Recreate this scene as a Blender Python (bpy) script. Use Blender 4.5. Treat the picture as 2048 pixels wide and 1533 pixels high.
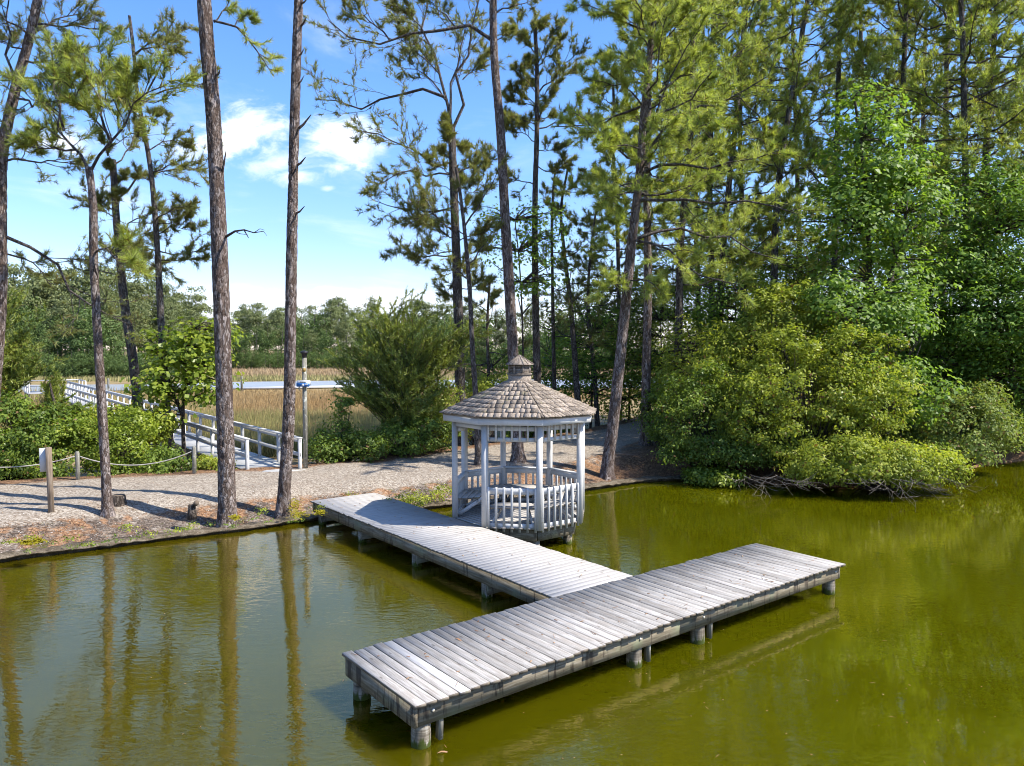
import bpy, math, random
import numpy as np
R = math.radians
sc = bpy.context.scene
for o in list(bpy.data.objects): bpy.data.objects.remove(o)
C = sc.collection

# ------------------------------------------------------------------ camera, sky, sun, exposure
CAM_H, FPX, PITCH = 4.518, 1506.4, 0.0454
cam = bpy.data.objects.new('camera', bpy.data.cameras.new('camera'))
C.objects.link(cam); sc.camera = cam
cam.location = (0, 0, CAM_H); cam.rotation_euler = (math.pi/2 - PITCH, 0, 0)
cam.data.sensor_width = 36; cam.data.lens = FPX/2048*36
cam.data.clip_start = .1; cam.data.clip_end = 6000
SUN_EL = R(49); SUN_AZ = math.atan2(1.0, -0.25)      # clockwise from +Y
sun_dir = np.array([math.sin(SUN_AZ)*math.cos(SUN_EL), math.cos(SUN_AZ)*math.cos(SUN_EL), math.sin(SUN_EL)])
sl = bpy.data.lights.new('sun', 'SUN'); sl.energy = 4.6; sl.angle = R(.53); sl.color = (1, .945, .85)
so = bpy.data.objects.new('sun', sl); C.objects.link(so)
so.rotation_euler = (math.pi/2 - SUN_EL, 0, math.pi - SUN_AZ)
so.location = (30, -5, 40)
SKY_STRENGTH = .145
vs = sc.view_settings
sc.display_settings.display_device = 'sRGB'
vs.view_transform = 'Standard'; vs.look = 'None'; vs.gamma = 1; vs.use_curve_mapping = False; vs.exposure = 1.0
sc.render.engine = 'CYCLES'
cy = sc.cycles
cy.filter_width = 1.0; cy.use_denoising = True; cy.max_bounces = 7; cy.diffuse_bounces = 4; cy.glossy_bounces = 3
cy.transmission_bounces = 3; cy.transparent_max_bounces = 6; cy.caustics_reflective = False; cy.caustics_refractive = False
cy.use_adaptive_sampling = True; cy.adaptive_threshold = .015
try: cy.denoiser = 'OPENIMAGEDENOISE'; cy.denoising_prefilter = 'ACCURATE'
except Exception: pass

# measured points of the place: a sight line through a photo point, cut at a height or at a distance
_c, _s = math.cos(PITCH), math.sin(PITCH)
def _ray(px, py):
    a, b = (px-1024)/FPX, (766.5-py)/FPX
    return np.array([a, _c + b*_s, -_s + b*_c])
def gp(px, py, z=0.0):
    r = _ray(px, py); t = (z-CAM_H)/r[2]
    return np.array([r[0]*t, r[1]*t, z])
def at(px, py, Y):
    r = _ray(px, py); t = Y/r[1]
    return np.array([r[0]*t, Y, CAM_H + r[2]*t])

# ------------------------------------------------------------------ node helpers
class NT:
    def __init__(self, tree): self.t = tree; self.n = tree.nodes; self.l = tree.links
    def add(self, typ, **kw):
        nd = self.n.new(typ)
        for k, v in kw.items():
            if k.startswith('i_'):
                key = k[2:]; key = int(key) if key.isdigit() else key.replace('_', ' ')
                self.put(nd.inputs[key], v)
            else: setattr(nd, k, v)
        return nd
    def put(self, sock, v):
        if isinstance(v, bpy.types.NodeSocket): self.l.new(v, sock)
        elif v is not None:
            if sock.type == 'RGBA' and hasattr(v, '__len__') and len(v) == 3: v = (*v, 1)
            sock.default_value = v
    def math(self, op, a, b=None, c=None, clamp=False):
        nd = self.add('ShaderNodeMath', operation=op, use_clamp=clamp)
        for i, v in enumerate((a, b, c)):
            if v is not None: self.put(nd.inputs[i], v)
        return nd.outputs[0]
    def vmath(self, op, a, b=None):
        nd = self.add('ShaderNodeVectorMath', operation=op); self.put(nd.inputs[0], a)
        if b is not None: self.put(nd.inputs[1], b)
        return nd.outputs[0]
    def mix(self, f, a, b, blend='MIX'):
        nd = self.add('ShaderNodeMix', data_type='RGBA', blend_type=blend, clamp_factor=True)
        self.put(nd.inputs[0], f); self.put(nd.inputs[6], a); self.put(nd.inputs[7], b)
        return nd.outputs[2]
    def noise(self, vec, scale, detail=3, rough=.55, dist=0, dim='3D'):
        nd = self.add('ShaderNodeTexNoise', noise_dimensions=dim)
        self.put(nd.inputs['Vector'], vec); nd.inputs['Scale'].default_value = scale
        nd.inputs['Detail'].default_value = detail; nd.inputs['Roughness'].default_value = rough
        nd.inputs['Distortion'].default_value = dist
        return nd.outputs['Fac']
    def voro(self, vec, scale, feature='F1', rnd=1):
        nd = self.add('ShaderNodeTexVoronoi', feature=feature); self.put(nd.inputs['Vector'], vec)
        nd.inputs['Scale'].default_value = scale; nd.inputs['Randomness'].default_value = rnd
        return nd
    def ramp(self, f, stops, interp='LINEAR'):
        nd = self.add('ShaderNodeValToRGB'); self.put(nd.inputs[0], f); cr = nd.color_ramp; cr.interpolation = interp
        while len(cr.elements) < len(stops): cr.elements.new(.5)
        for e, (p, c) in zip(cr.elements, stops):
            e.position = p; e.color = (c, c, c, 1) if not hasattr(c, '__len__') else (*c[:3], 1)
        return nd.outputs[0]
    def sstep(self, v, a, b):
        nd = self.add('ShaderNodeMapRange', interpolation_type='SMOOTHSTEP'); self.put(nd.inputs[0], v)
        nd.inputs[1].default_value = a; nd.inputs[2].default_value = b
        return nd.outputs[0]
    def mapping(self, vec, scale=(1, 1, 1), loc=None, rot=None):
        nd = self.add('ShaderNodeMapping'); self.put(nd.inputs[0], vec); nd.inputs['Scale'].default_value = scale
        if loc is not None: self.put(nd.inputs['Location'], loc)
        if rot is not None: nd.inputs['Rotation'].default_value = rot
        return nd.outputs[0]
    def bump(self, h, strength, dist, normal=None):
        nd = self.add('ShaderNodeBump'); self.put(nd.inputs['Height'], h)
        nd.inputs['Strength'].default_value = strength; nd.inputs['Distance'].default_value = dist
        if normal is not None: self.put(nd.inputs['Normal'], normal)
        return nd.outputs[0]

def material(name, fn):
    m = bpy.data.materials.new(name); m.use_nodes = True
    t = NT(m.node_tree); t.n.clear()
    out = t.add('ShaderNodeOutputMaterial')
    t.l.new(fn(t), out.inputs['Surface'])
    return m
def principled(t, col, rough=.7, normal=None, spec=.3, **kw):
    p = t.add('ShaderNodeBsdfPrincipled')
    t.put(p.inputs['Base Color'], col); t.put(p.inputs['Roughness'], rough)
    p.inputs['Specular IOR Level'].default_value = spec
    if normal is not None: t.put(p.inputs['Normal'], normal)
    for k, v in kw.items(): t.put(p.inputs[k.replace('_', ' ')], v)
    return p.outputs[0]
def objco(t): return t.add('ShaderNodeTexCoord').outputs['Object']
def rand(t): return t.add('ShaderNodeObjectInfo').outputs['Random']
def wpos(t): return t.add('ShaderNodeNewGeometry').outputs['Position']
def rndvec(t, r, k=37.):
    cb = t.add('ShaderNodeCombineXYZ'); 
    t.put(cb.inputs[0], t.math('MULTIPLY', r, k)); t.put(cb.inputs[1], t.math('MULTIPLY', r, k*1.7)); t.put(cb.inputs[2], t.math('MULTIPLY', r, k*.6))
    return cb.outputs[0]

# ------------------------------------------------------------------ sky
w = bpy.data.worlds.new('World'); sc.world = w; w.use_nodes = True
t = NT(w.node_tree); t.n.clear()
sky = t.add('ShaderNodeTexSky', sky_type='NISHITA', sun_disc=False, sun_elevation=SUN_EL, sun_rotation=SUN_AZ)
sky.air_density = 1.0; sky.dust_density = .35; sky.ozone_density = 2.2; sky.altitude = 0
hsv = t.add('ShaderNodeHueSaturation', i_Saturation=1.22, i_Value=1.0); t.put(hsv.inputs['Color'], sky.outputs[0])
dirn = t.vmath('NORMALIZE', t.add('ShaderNodeTexCoord').outputs['Generated'])
sp = t.add('ShaderNodeSeparateXYZ'); t.put(sp.inputs[0], dirn)
x_, y_, z_ = sp.outputs
ys = t.math('MAXIMUM', y_, .05)
u = t.math('DIVIDE', x_, ys); v = t.math('DIVIDE', z_, ys)
cb = t.add('ShaderNodeCombineXYZ'); t.put(cb.inputs[0], u); t.put(cb.inputs[1], v)
uv = cb.outputs[0]
n1 = t.noise(t.mapping(uv, (1, 1.5, 1)), 9, 8, .6, .3); n2 = t.noise(t.mapping(uv, (1, 2.2, 1), (3.1, 1.7, 0)), 16, 6, .65, .6)
nn = t.math('SUBTRACT', t.math('ADD', t.math('MULTIPLY', n1, 1.0), t.math('MULTIPLY', n2, .8)), .9)
cov = None
for px, py, sx, sy, dens in ((492, 268, 125, 72, 1.15), (455, 292, 90, 30, .9), (668, 285, 110, 64, 1.0), (720, 300, 60, 40, .6), (560, 325, 110, 40, .6), (590, 352, 62, 26, .9),
                             (120, 285, 110, 45, .8), (380, 300, 60, 30, .5), (655, 378, 22, 9, .5), (600, 600, 460, 34, .85), (250, 600, 260, 30, .5)):
    r = _ray(px, py); u0, v0 = r[0]/r[1], r[2]/r[1]
    du = t.math('DIVIDE', t.math('SUBTRACT', u, u0), sx/FPX); dv = t.math('DIVIDE', t.math('SUBTRACT', v, v0), sy/FPX)
    q = t.math('SQRT', t.math('ADD', t.math('MULTIPLY', du, du), t.math('MULTIPLY', dv, dv)))
    m = t.math('ADD', t.math('SUBTRACT', 1.0, q), t.math('MULTIPLY', nn, 2.1))
    m = t.math('MULTIPLY', t.sstep(m, .0, 1.0), dens)
    cov = m if cov is None else t.math('MAXIMUM', cov, m)
zz = t.math('ADD', t.math('MAXIMUM', z_, 0), .12)
cb2 = t.add('ShaderNodeCombineXYZ'); t.put(cb2.inputs[0], t.math('DIVIDE', x_, zz)); t.put(cb2.inputs[1], t.math('DIVIDE', y_, zz))
g = t.noise(cb2.outputs[0], 1.1, 7, .6, .5)
gen = t.math('MULTIPLY', t.sstep(g, .52, .78), .42)
cov = t.math('MINIMUM', t.math('MAXIMUM', cov, gen), 1.0)
shade = t.sstep(t.noise(t.mapping(uv, (1, 1, 1), (.03, .035, 0)), 12, 4, .5), .3, .75)
ccol = t.mix(shade, (4.6, 4.9, 5.5), (6.0, 6.0, 6.0))
skc = t.mix(cov, t.mix(1, hsv.outputs[0], t.mix(t.sstep(z_, .30, .02), (.87, .875, 1.0), (.80, .735, .92)), 'MULTIPLY'), ccol)
bg = t.add('ShaderNodeBackground', i_Strength=SKY_STRENGTH); t.put(bg.inputs['Color'], skc)
t.l.new(bg.outputs[0], t.add('ShaderNodeOutputWorld').inputs['Surface'])

# ------------------------------------------------------------------ materials
def m_plank(tone, brown, contrast, var=1.0):
    def fn(t):
        r = rand(t); co = t.vmath('ADD', objco(t), rndvec(t, r))
        g1 = t.noise(t.mapping(co, (1.6, 26, 26)), 1.6, 5, .65, .4)
        g2 = t.noise(t.mapping(co, (2.2, 90, 90)), 2, 3, .6)
        blot = t.noise(co, 2.3, 4, .6)
        grain = t.math('ADD', t.math('MULTIPLY', g1, .65), t.math('MULTIPLY', g2, .35))
        col = t.ramp(grain, [(.28, tuple(c*.62*contrast for c in brown)), (.46, tuple((a+b)/2*.9 for a, b in zip(brown, tone))), (.60, tone), (.8, tuple(min(1, c*1.12) for c in tone))])
        col = t.mix(t.sstep(blot, .48, .72), col, t.mix(.55, col, brown))
        col = t.mix(1, col, t.ramp(r, [(0, 1-.2*var), (.35, 1-.06*var), (.75, 1+.01*var), (1, 1+.09*var)]), 'MULTIPLY')
        knots = t.voro(t.mapping(co, (2.2, 7, 7)), 1.0)
        col = t.mix(t.math('MULTIPLY', t.sstep(knots.outputs['Distance'], .13, .06), .7), col, (.09, .07, .055))
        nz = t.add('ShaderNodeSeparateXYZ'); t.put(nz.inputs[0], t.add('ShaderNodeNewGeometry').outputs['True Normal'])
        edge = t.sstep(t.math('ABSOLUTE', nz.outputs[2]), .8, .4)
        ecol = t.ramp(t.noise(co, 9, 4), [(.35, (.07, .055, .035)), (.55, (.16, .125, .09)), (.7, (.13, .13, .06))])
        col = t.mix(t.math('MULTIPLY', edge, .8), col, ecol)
        return principled(t, col, .75, t.bump(grain, .35, .006), .25)
    return fn
M = {}
M['dock_plank'] = material('weathered_dock_boards', m_plank((.40, .383, .362), (.215, .185, .155), 1.0, 1.35))
M['new_plank'] = material('newer_pale_board', m_plank((.50, .488, .48), (.43, .41, .39), 1.0, .1))
M['walk_plank'] = material('whitewashed_boards', m_plank((.44, .42, .395), (.375, .348, .322), .95, .45))
def m_beam(t):
    r = rand(t); co = t.vmath('ADD', objco(t), rndvec(t, r))
    g = t.noise(t.mapping(co, (1.2, 14, 14)), 2, 5, .6, .3)
    base = t.ramp(g, [(.3, (.105, .085, .06)), (.5, (.20, .17, .12)), (.68, (.29, .255, .20))])
    base = t.mix(t.sstep(t.noise(co, 1.7, 3), .5, .72), base, (.22, .23, .15))
    streak = t.math('ADD', t.math('MULTIPLY', t.noise(t.mapping(co, (9, .1, 1.5)), 1.4, 4, .6), .7), t.math('MULTIPLY', t.noise(co, 1.1, 3), .3))
    base = t.mix(t.math('MULTIPLY', t.sstep(streak, .53, .62), .85), base, (.045, .035, .028))
    return principled(t, base, .85, t.bump(g, .4, .008), .2)
M['beam'] = material('stained_timber', m_beam)
def m_pile(t):
    oc = objco(t); co = t.vmath('ADD', oc, rndvec(t, rand(t)))
    g = t.noise(t.mapping(co, (7, 7, 1.5)), 2.5, 5, .6, .5)
    rings = t.noise(t.mapping(co, (.8, .8, 17)), 1.5, 3, .6)
    base = t.ramp(t.math('ADD', t.math('MULTIPLY', g, .5), t.math('MULTIPLY', rings, .5)), [(.35, (.07, .058, .045)), (.5, (.2, .17, .13)), (.62, (.36, .33, .28))])
    s = t.add('ShaderNodeSeparateXYZ'); t.put(s.inputs[0], wpos(t))
    h = t.math('ADD', s.outputs[2], t.math('MULTIPLY', t.math('SUBTRACT', g, .5), .35))
    base = t.mix(t.sstep(h, .12, .05), base, (.05, .065, .012))
    return principled(t, base, .85, t.bump(rings, .5, .012), .2)
M['pile'] = material('weathered_round_timber', m_pile)
def m_white(tone, dirt=.5):
    def fn(t):
        r = rand(t); co = t.vmath('ADD', objco(t), rndvec(t, r))
        g = t.noise(t.mapping(co, (3, 3, 3)), 1.6, 5, .65, .3); f = t.noise(t.mapping(co, (14, 14, 14)), 2, 3)
        col = t.mix(t.sstep(g, .45, .75), tone, tuple(c*.88 for c in tone))
        col = t.mix(t.math('MULTIPLY', t.sstep(f, .62, .74), dirt), col, tuple(c*q for c, q in zip(tone, (.5, .47, .42))))
        col = t.mix(1, col, t.ramp(r, [(0, .9), (1, 1.07)]), 'MULTIPLY')
        sp_ = t.add('ShaderNodeSeparateXYZ'); t.put(sp_.inputs[0], wpos(t))
        hz = t.math('ADD', sp_.outputs[2], t.math('MULTIPLY', t.noise(wpos(t), 6, 4, .65), -.55))
        col = t.mix(t.math('MULTIPLY', t.sstep(hz, .45, .15), .3), col, (.17, .17, .11))
        return principled(t, col, .6, t.bump(f, .15, .004), .3)
    return fn
M['white'] = material('grey_white_paint', m_white((.54, .535, .525), .5))
M['white_rail'] = material('bleached_white_paint', m_white((.46, .455, .45), .4))
M['fascia'] = material('bright_white_paint', m_white((.56, .56, .56), .4))
M['sign_panel'] = material('pale_sign_panel', m_white((.55, .55, .54), .2))
def m_shingle(t):
    r = rand(t); co = t.vmath('ADD', objco(t), rndvec(t, r))
    g = t.noise(t.mapping(co, (34, 5, 20)), 1.6, 4, .65, .3)
    col = t.ramp(g, [(.3, (.12, .093, .073)), (.5, (.265, .217, .173)), (.7, (.38, .325, .268))])
    col = t.mix(1, col, t.ramp(r, [(0, .55), (.5, .95), (.85, 1.1), (1, 1.35)]), 'MULTIPLY')
    li = t.noise(wpos(t), 2.2, 5, .7)
    col = t.mix(t.math('MULTIPLY', t.sstep(li, .56, .68), .55), col, (.26, .235, .12))
    return principled(t, col, .85, t.bump(g, .5, .006), .15)
M['shingle'] = material('weathered_cedar_shingle', m_shingle)
def m_bark(dark, mid, light, s=1.0):
    def fn(t):
        co = t.vmath('ADD', objco(t), rndvec(t, rand(t), 9))
        co2 = t.mapping(co, (1, 1, .36))
        warp = t.add('ShaderNodeMix', data_type='RGBA', blend_type='LINEAR_LIGHT'); t.put(warp.inputs[0], .10); t.put(warp.inputs[6], co2); nz_ = t.add('ShaderNodeTexNoise', i_Scale=11., i_Detail=3.); t.put(nz_.inputs['Vector'], co2); t.put(warp.inputs[7], nz_.outputs['Color']); co2 = warp.outputs[2]
        vd = t.voro(co2, 19*s, 'DISTANCE_TO_EDGE').outputs['Distance']
        vc = t.voro(co2, 19*s).outputs['Color']
        fl = t.noise(t.mapping(co, (1, 1, .45)), 34*s, 5, .65)
        big = t.noise(t.mapping(co, (1, 1, .3)), 2.2, 3)
        sepc = t.add('ShaderNodeSeparateColor'); t.put(sepc.inputs[0], vc)
        tone = t.math('ADD', t.math('MULTIPLY', sepc.outputs[0], .45), t.math('MULTIPLY', fl, .55))
        col = t.ramp(tone, [(.2, dark), (.45, mid), (.68, light), (.85, tuple(min(1, c*1.35) for c in light))])
        col = t.mix(t.math('MULTIPLY', t.sstep(big, .5, .7), .45), col, mid)
        crack = t.sstep(vd, .09, .015)
        col = t.mix(t.math('MULTIPLY', crack, .6), col, tuple(c*.45 for c in dark))
        h = t.math('ADD', t.math('MULTIPLY', t.sstep(vd, 0, .16), .7), t.math('MULTIPLY', fl, .5))
        return principled(t, col, .9, t.bump(h, .95, .028), .1)
    return fn
M['bark'] = material('pine_bark_pinkish', m_bark((.062, .041, .032), (.155, .115, .095), (.30, .255, .235)))
M['bark_grey'] = material('pine_bark_grey', m_bark((.04, .031, .026), (.108, .088, .076), (.20, .18, .165), 1.2))
M['bark_dark'] = material('bark_dark', m_bark((.04, .03, .025), (.085, .068, .056), (.15, .125, .105), 1.3))
M['dead_wood'] = material('bleached_dead_wood', m_bark((.10, .082, .065), (.2, .17, .142), (.31, .275, .235), 1.6))

def m_leaf(lo, mid, hi, transl=.38, spec=.35, rough=.45, brown=.0):
    def fn(t):
        gm = t.add('ShaderNodeNewGeometry'); isl = gm.outputs['Random Per Island']
        cl = t.noise(gm.outputs['Position'], .9, 3, .6)
        f = t.math('ADD', t.math('MULTIPLY', isl, .5), t.math('MULTIPLY', t.sstep(cl, .3, .7), .5))
        col = t.ramp(f, [(.1, lo), (.5, mid), (.9, hi)])
        if brown:
            i2 = t.math('FRACT', t.math('MULTIPLY', isl, 57.31))
            col = t.mix(t.math('GREATER_THAN', i2, 1-brown), col, (.17, .10, .04))
        p = principled(t, col, rough, None, spec)
        tr = t.add('ShaderNodeBsdfTranslucent'); t.put(tr.inputs[0], t.mix(1, col, (1.25, 1.3, .55), 'MULTIPLY'))
        mx = t.add('ShaderNodeMixShader', i_0=transl); t.l.new(p, mx.inputs[1]); t.l.new(tr.outputs[0], mx.inputs[2])
        return mx.outputs[0]
    return fn
M['pine'] = material('pine_needles', m_leaf((0.1757, 0.2266, 0.0601), (0.3259, 0.3774, 0.09), (0.5241, 0.537, 0.1375), 0.45, brown=.10))
M['pine_l'] = material('pine_needles_yellowish', m_leaf((0.2032, 0.2686, 0.0694), (0.3704, 0.4218, 0.1054), (0.5614, 0.5751, 0.1669), 0.45, brown=.06))
M['pine_d'] = material('pine_needles_dull', m_leaf((0.126, 0.1503, 0.0568), (0.2267, 0.2462, 0.0851), (0.3653, 0.3627, 0.1184), 0.42, brown=.16))
M['cedar'] = material('cedar_foliage', m_leaf((0.1111, 0.1538, 0.0398), (0.2193, 0.2656, 0.053), (0.3507, 0.3775, 0.0774), 0.35, brown=.05))
M['shrub'] = material('myrtle_leaves', m_leaf((0.1612, 0.2048, 0.0329), (0.2898, 0.3378, 0.0511), (0.4617, 0.4813, 0.0822), 0.45, .2, .4, .03))
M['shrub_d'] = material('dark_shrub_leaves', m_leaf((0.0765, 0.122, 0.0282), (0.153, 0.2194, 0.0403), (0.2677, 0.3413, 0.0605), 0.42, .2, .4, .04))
M['shrub_g'] = material('dusty_shrub_leaves', m_leaf((0.1273, 0.1705, 0.043), (0.2092, 0.2607, 0.0645), (0.3093, 0.3608, 0.0933), 0.4, .2, .45, .05))
M['gum'] = material('sweetgum_leaves', m_leaf((0.0964, 0.163, 0.0315), (0.1823, 0.283, 0.049), (0.2894, 0.4029, 0.0786), 0.48, .3, .5))
M['oak'] = material('glossy_dark_leaves', m_leaf((0.0796, 0.1478, 0.0266), (0.153, 0.2552, 0.0443), (0.2709, 0.4031, 0.0665), 0.42, .2, .5))
M['vine'] = material('bright_vine_leaves', m_leaf((0.1172, 0.1705, 0.0222), (0.2207, 0.2885, 0.0348), (0.3586, 0.4065, 0.0554), 0.48, .4, .4))
M['far_pine'] = material('far_pine_foliage', m_leaf((0.092, 0.1224, 0.052), (0.1589, 0.1877, 0.078), (0.2426, 0.2611, 0.1127), 0.25, .2, .6))
M['far_leaf'] = material('far_broadleaf_foliage', m_leaf((0.0609, 0.1032, 0.0351), (0.1015, 0.1579, 0.0491), (0.1624, 0.2186, 0.0701), 0.3, .2, .6))
def m_straw(t):
    isl = t.add('ShaderNodeNewGeometry').outputs['Random Per Island']
    return principled(t, t.ramp(isl, [(0, (.14, .07, .035)), (.5, (.30, .16, .08)), (1, (.42, .27, .15))]), .8)
M['straw'] = material('fallen_pine_needles', m_straw)
def m_grass(t):
    a = t.add('ShaderNodeAttribute', attribute_name='tint')
    isl = t.add('ShaderNodeNewGeometry').outputs['Random Per Island']
    col = t.mix(1, a.outputs['Color'], t.ramp(isl, [(0, .7), (1, 1.25)]), 'MULTIPLY')
    p = principled(t, col, .7, None, .15)
    tr = t.add('ShaderNodeBsdfTranslucent'); t.put(tr.inputs[0], col)
    mx = t.add('ShaderNodeMixShader', i_0=.3); t.l.new(p, mx.inputs[1]); t.l.new(tr.outputs[0], mx.inputs[2])
    return mx.outputs[0]
M['grass'] = material('marsh_grass_blades', m_grass)

def m_ground(t):
    a = t.add('ShaderNodeAttribute', attribute_name='mask')
    s = t.add('ShaderNodeSeparateColor'); t.put(s.inputs[0], a.outputs['Color'])
    gr, st, ma = s.outputs
    P = wpos(t)
    st1 = t.voro(P, 26).outputs['Color']; sg = t.add('ShaderNodeSeparateColor'); t.put(sg.inputs[0], st1)
    fine = t.noise(P, 55, 4, .7); mid = t.noise(P, 3.2, 4, .6); big = t.noise(P, .8, 4, .6)
    gv = t.math('ADD', t.math('MULTIPLY', sg.outputs[0], .5), t.math('MULTIPLY', fine, .5))
    gravel = t.ramp(gv, [(.15, (.092, .07, .052)), (.42, (.23, .19, .148)), (.62, (.325, .28, .228)), (.85, (.47, .425, .36))])
    gravel = t.mix(t.math('MULTIPLY', t.sstep(mid, .5, .75), .45), gravel, (.21, .155, .115))
    straw = t.ramp(t.math('ADD', t.math('MULTIPLY', fine, .6), t.math('MULTIPLY', sg.outputs[1], .4)), [(.2, (.05, .03, .02)), (.45, (.2, .105, .055)), (.62, (.31, .18, .10)), (.85, (.45, .33, .22))])
    soil = t.ramp(gv, [(.2, (.035, .027, .021)), (.5, (.095, .072, .057)), (.8, (.23, .19, .155))])
    soil = t.mix(t.sstep(t.noise(P, 1.9, 5, .65), .58, .7), soil, (.085, .09, .02))
    bank = t.mix(t.sstep(t.math('ADD', big, t.math('MULTIPLY', t.math('SUBTRACT', mid, .5), .6)), .42, .56), straw, soil)
    bank = t.mix(t.math('MULTIPLY', t.sstep(t.noise(P, 1.4, 5, .7), .5, .62), .75), bank, gravel)
    edge = t.math('ADD', gr, t.math('MULTIPLY', t.math('SUBTRACT', mid, .5), .7))
    col = t.mix(t.sstep(edge, .35, .65), bank, gravel)
    forest = t.ramp(gv, [(.2, (.035, .022, .014)), (.5, (.15, .082, .045)), (.8, (.29, .175, .10))])
    col = t.mix(st, col, forest)
    mud = t.ramp(t.noise(P, .25, 5, .65), [(.3, (.16, .12, .06)), (.5, (.27, .195, .10)), (.7, (.2, .175, .07))])
    col = t.mix(ma, col, mud)
    h = t.math('ADD', t.math('MULTIPLY', gv, .6), t.math('MULTIPLY', mid, 1.2))
    return principled(t, col, .92, t.bump(h, .5, .04), .12)
M['ground'] = material('gravel_and_pine_straw_ground', m_ground)

def m_water(t):
    P = wpos(t)
    w1 = t.noise(t.mapping(P, (1.0, 1.0, 1), None, (0, 0, R(20))), 1.0, 3, .5, .3)
    w2 = t.noise(t.mapping(P, (1, 2.0, 1), None, (0, 0, R(-15))), 4.6, 3, .55, .4)
    w3 = t.noise(t.mapping(P, (1, 1.9, 1), None, (0, 0, R(8))), 13, 2, .5)
    lee = t.add('ShaderNodeSeparateXYZ'); t.put(lee.inputs[0], P)
    lee = t.math('SUBTRACT', 1.0, t.math('MULTIPLY', t.sstep(lee.outputs[0], -2., 6.), .6))
    calm = t.sstep(t.noise(P, .16, 2, .5), .36, .66)
    h = t.math('ADD', t.math('MULTIPLY', w1, .5), t.math('ADD', t.math('MULTIPLY', w2, .36), t.math('MULTIPLY', w3, .022)))
    h = t.math('MULTIPLY', h, t.math('MULTIPLY', lee, t.math('ADD', .22, t.math('MULTIPLY', calm, .95))))
    murk = t.noise(P, .35, 4, .6)
    sx = t.add('ShaderNodeSeparateXYZ'); t.put(sx.inputs[0], P)
    east_mix = t.sstep(t.math('ADD', sx.outputs[0], t.math('MULTIPLY', t.math('SUBTRACT', t.noise(P, .11, 3, .5), .5), 14.)), -7., 5.)   # water colour turns from brown olive to greener towards the eastern half
    col = t.mix(east_mix, t.mix(t.sstep(murk, .35, .7), (.050, .041, .0008), (.061, .050, .001)), t.mix(t.sstep(murk, .35, .7), (.054, .056, .0006), (.063, .065, .0008)))
    p = t.add('ShaderNodeBsdfPrincipled', subsurface_method='BURLEY')
    t.put(p.inputs['Base Color'], col); p.inputs['Roughness'].default_value = .012; p.inputs['IOR'].default_value = 2.15; p.inputs['Specular IOR Level'].default_value = 1.0; p.inputs['Specular Tint'].default_value = (1, .75, .37, 1)
    p.inputs['Subsurface Weight'].default_value = 1; p.inputs['Subsurface Radius'].default_value = (1, .9, .3); p.inputs['Subsurface Scale'].default_value = .45
    t.put(p.inputs['Normal'], t.bump(h, .27, .075))
    return p.outputs[0]
M['water'] = material('green_pond_water', m_water)
def m_creek(t):
    P = wpos(t)
    return principled(t, (.30, .32, .33), .35, t.bump(t.noise(t.mapping(P, (1, 3, 1)), 1.2, 3), .9, .12), .5, IOR=1.5)
M['creek'] = material('creek_water', m_creek)
def flat(name, col, rough=.6, spec=.3, metal=0):
    return material(name, lambda t: principled(t, t.mix(t.noise(objco(t), 12, 3), tuple(c*.85 for c in col), col), rough, None, spec, Metallic=metal))
M['black'] = flat('black_metal', (.025, .025, .028), .4)
M['brass'] = flat('tan_ball', (.30, .2, .06), .5)
M['blue'] = flat('blue_label', (.02, .12, .36), .4)
M['white_plastic'] = flat('white_plastic', (.7, .71, .72), .4)
M['galv'] = flat('galvanised_bolt', (.55, .53, .48), .5, .5, .3)
M['rope'] = flat('pale_rope', (.38, .355, .32), .9)
def m_post(t):
    co = t.vmath('ADD', objco(t), rndvec(t, rand(t)))
    g = t.noise(t.mapping(co, (18, 18, 1.3)), 1.7, 5, .6, .3)
    return principled(t, t.ramp(g, [(.3, (.11, .084, .06)), (.5, (.21, .16, .115)), (.7, (.31, .255, .2))]), .8, t.bump(g, .3, .006), .2)
M['post'] = material('bare_post_timber', m_post)
def m_postg(t):
    co = t.vmath('ADD', objco(t), rndvec(t, rand(t)))
    g = t.noise(t.mapping(co, (18, 18, 2)), 1.7, 5, .6, .3); l = t.noise(co, 9, 4, .6)
    col = t.ramp(g, [(.3, (.10, .095, .075)), (.5, (.2, .19, .155)), (.7, (.31, .30, .26))])
    col = t.mix(t.sstep(l, .58, .66), col, (.42, .43, .38))
    return principled(t, col, .85, t.bump(g, .3, .006), .2)
M['cupola_wood'] = material('bleached_cupola_wood', m_shingle)
M['post_grey'] = material('lichened_post_timber', m_postg)
def m_coping(t):
    P = wpos(t); f = t.noise(P, 30, 4, .7); g = t.noise(P, 5, 4, .6)
    col = t.ramp(t.math('ADD', t.math('MULTIPLY', f, .55), t.math('MULTIPLY', g, .45)), [(.34, (.03, .022, .015)), (.5, (.12, .095, .065)), (.66, (.27, .23, .175))])
    return principled(t, col, .95, t.bump(f, .6, .02), .1)
M['coping'] = material('crusted_edging', m_coping)
M['moss'] = flat('yellow_moss', (.22, .19, .012), .95, .1)
M['endgrain'] = flat('cut_wood_end', (.15, .115, .085), .9, .1)

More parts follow.
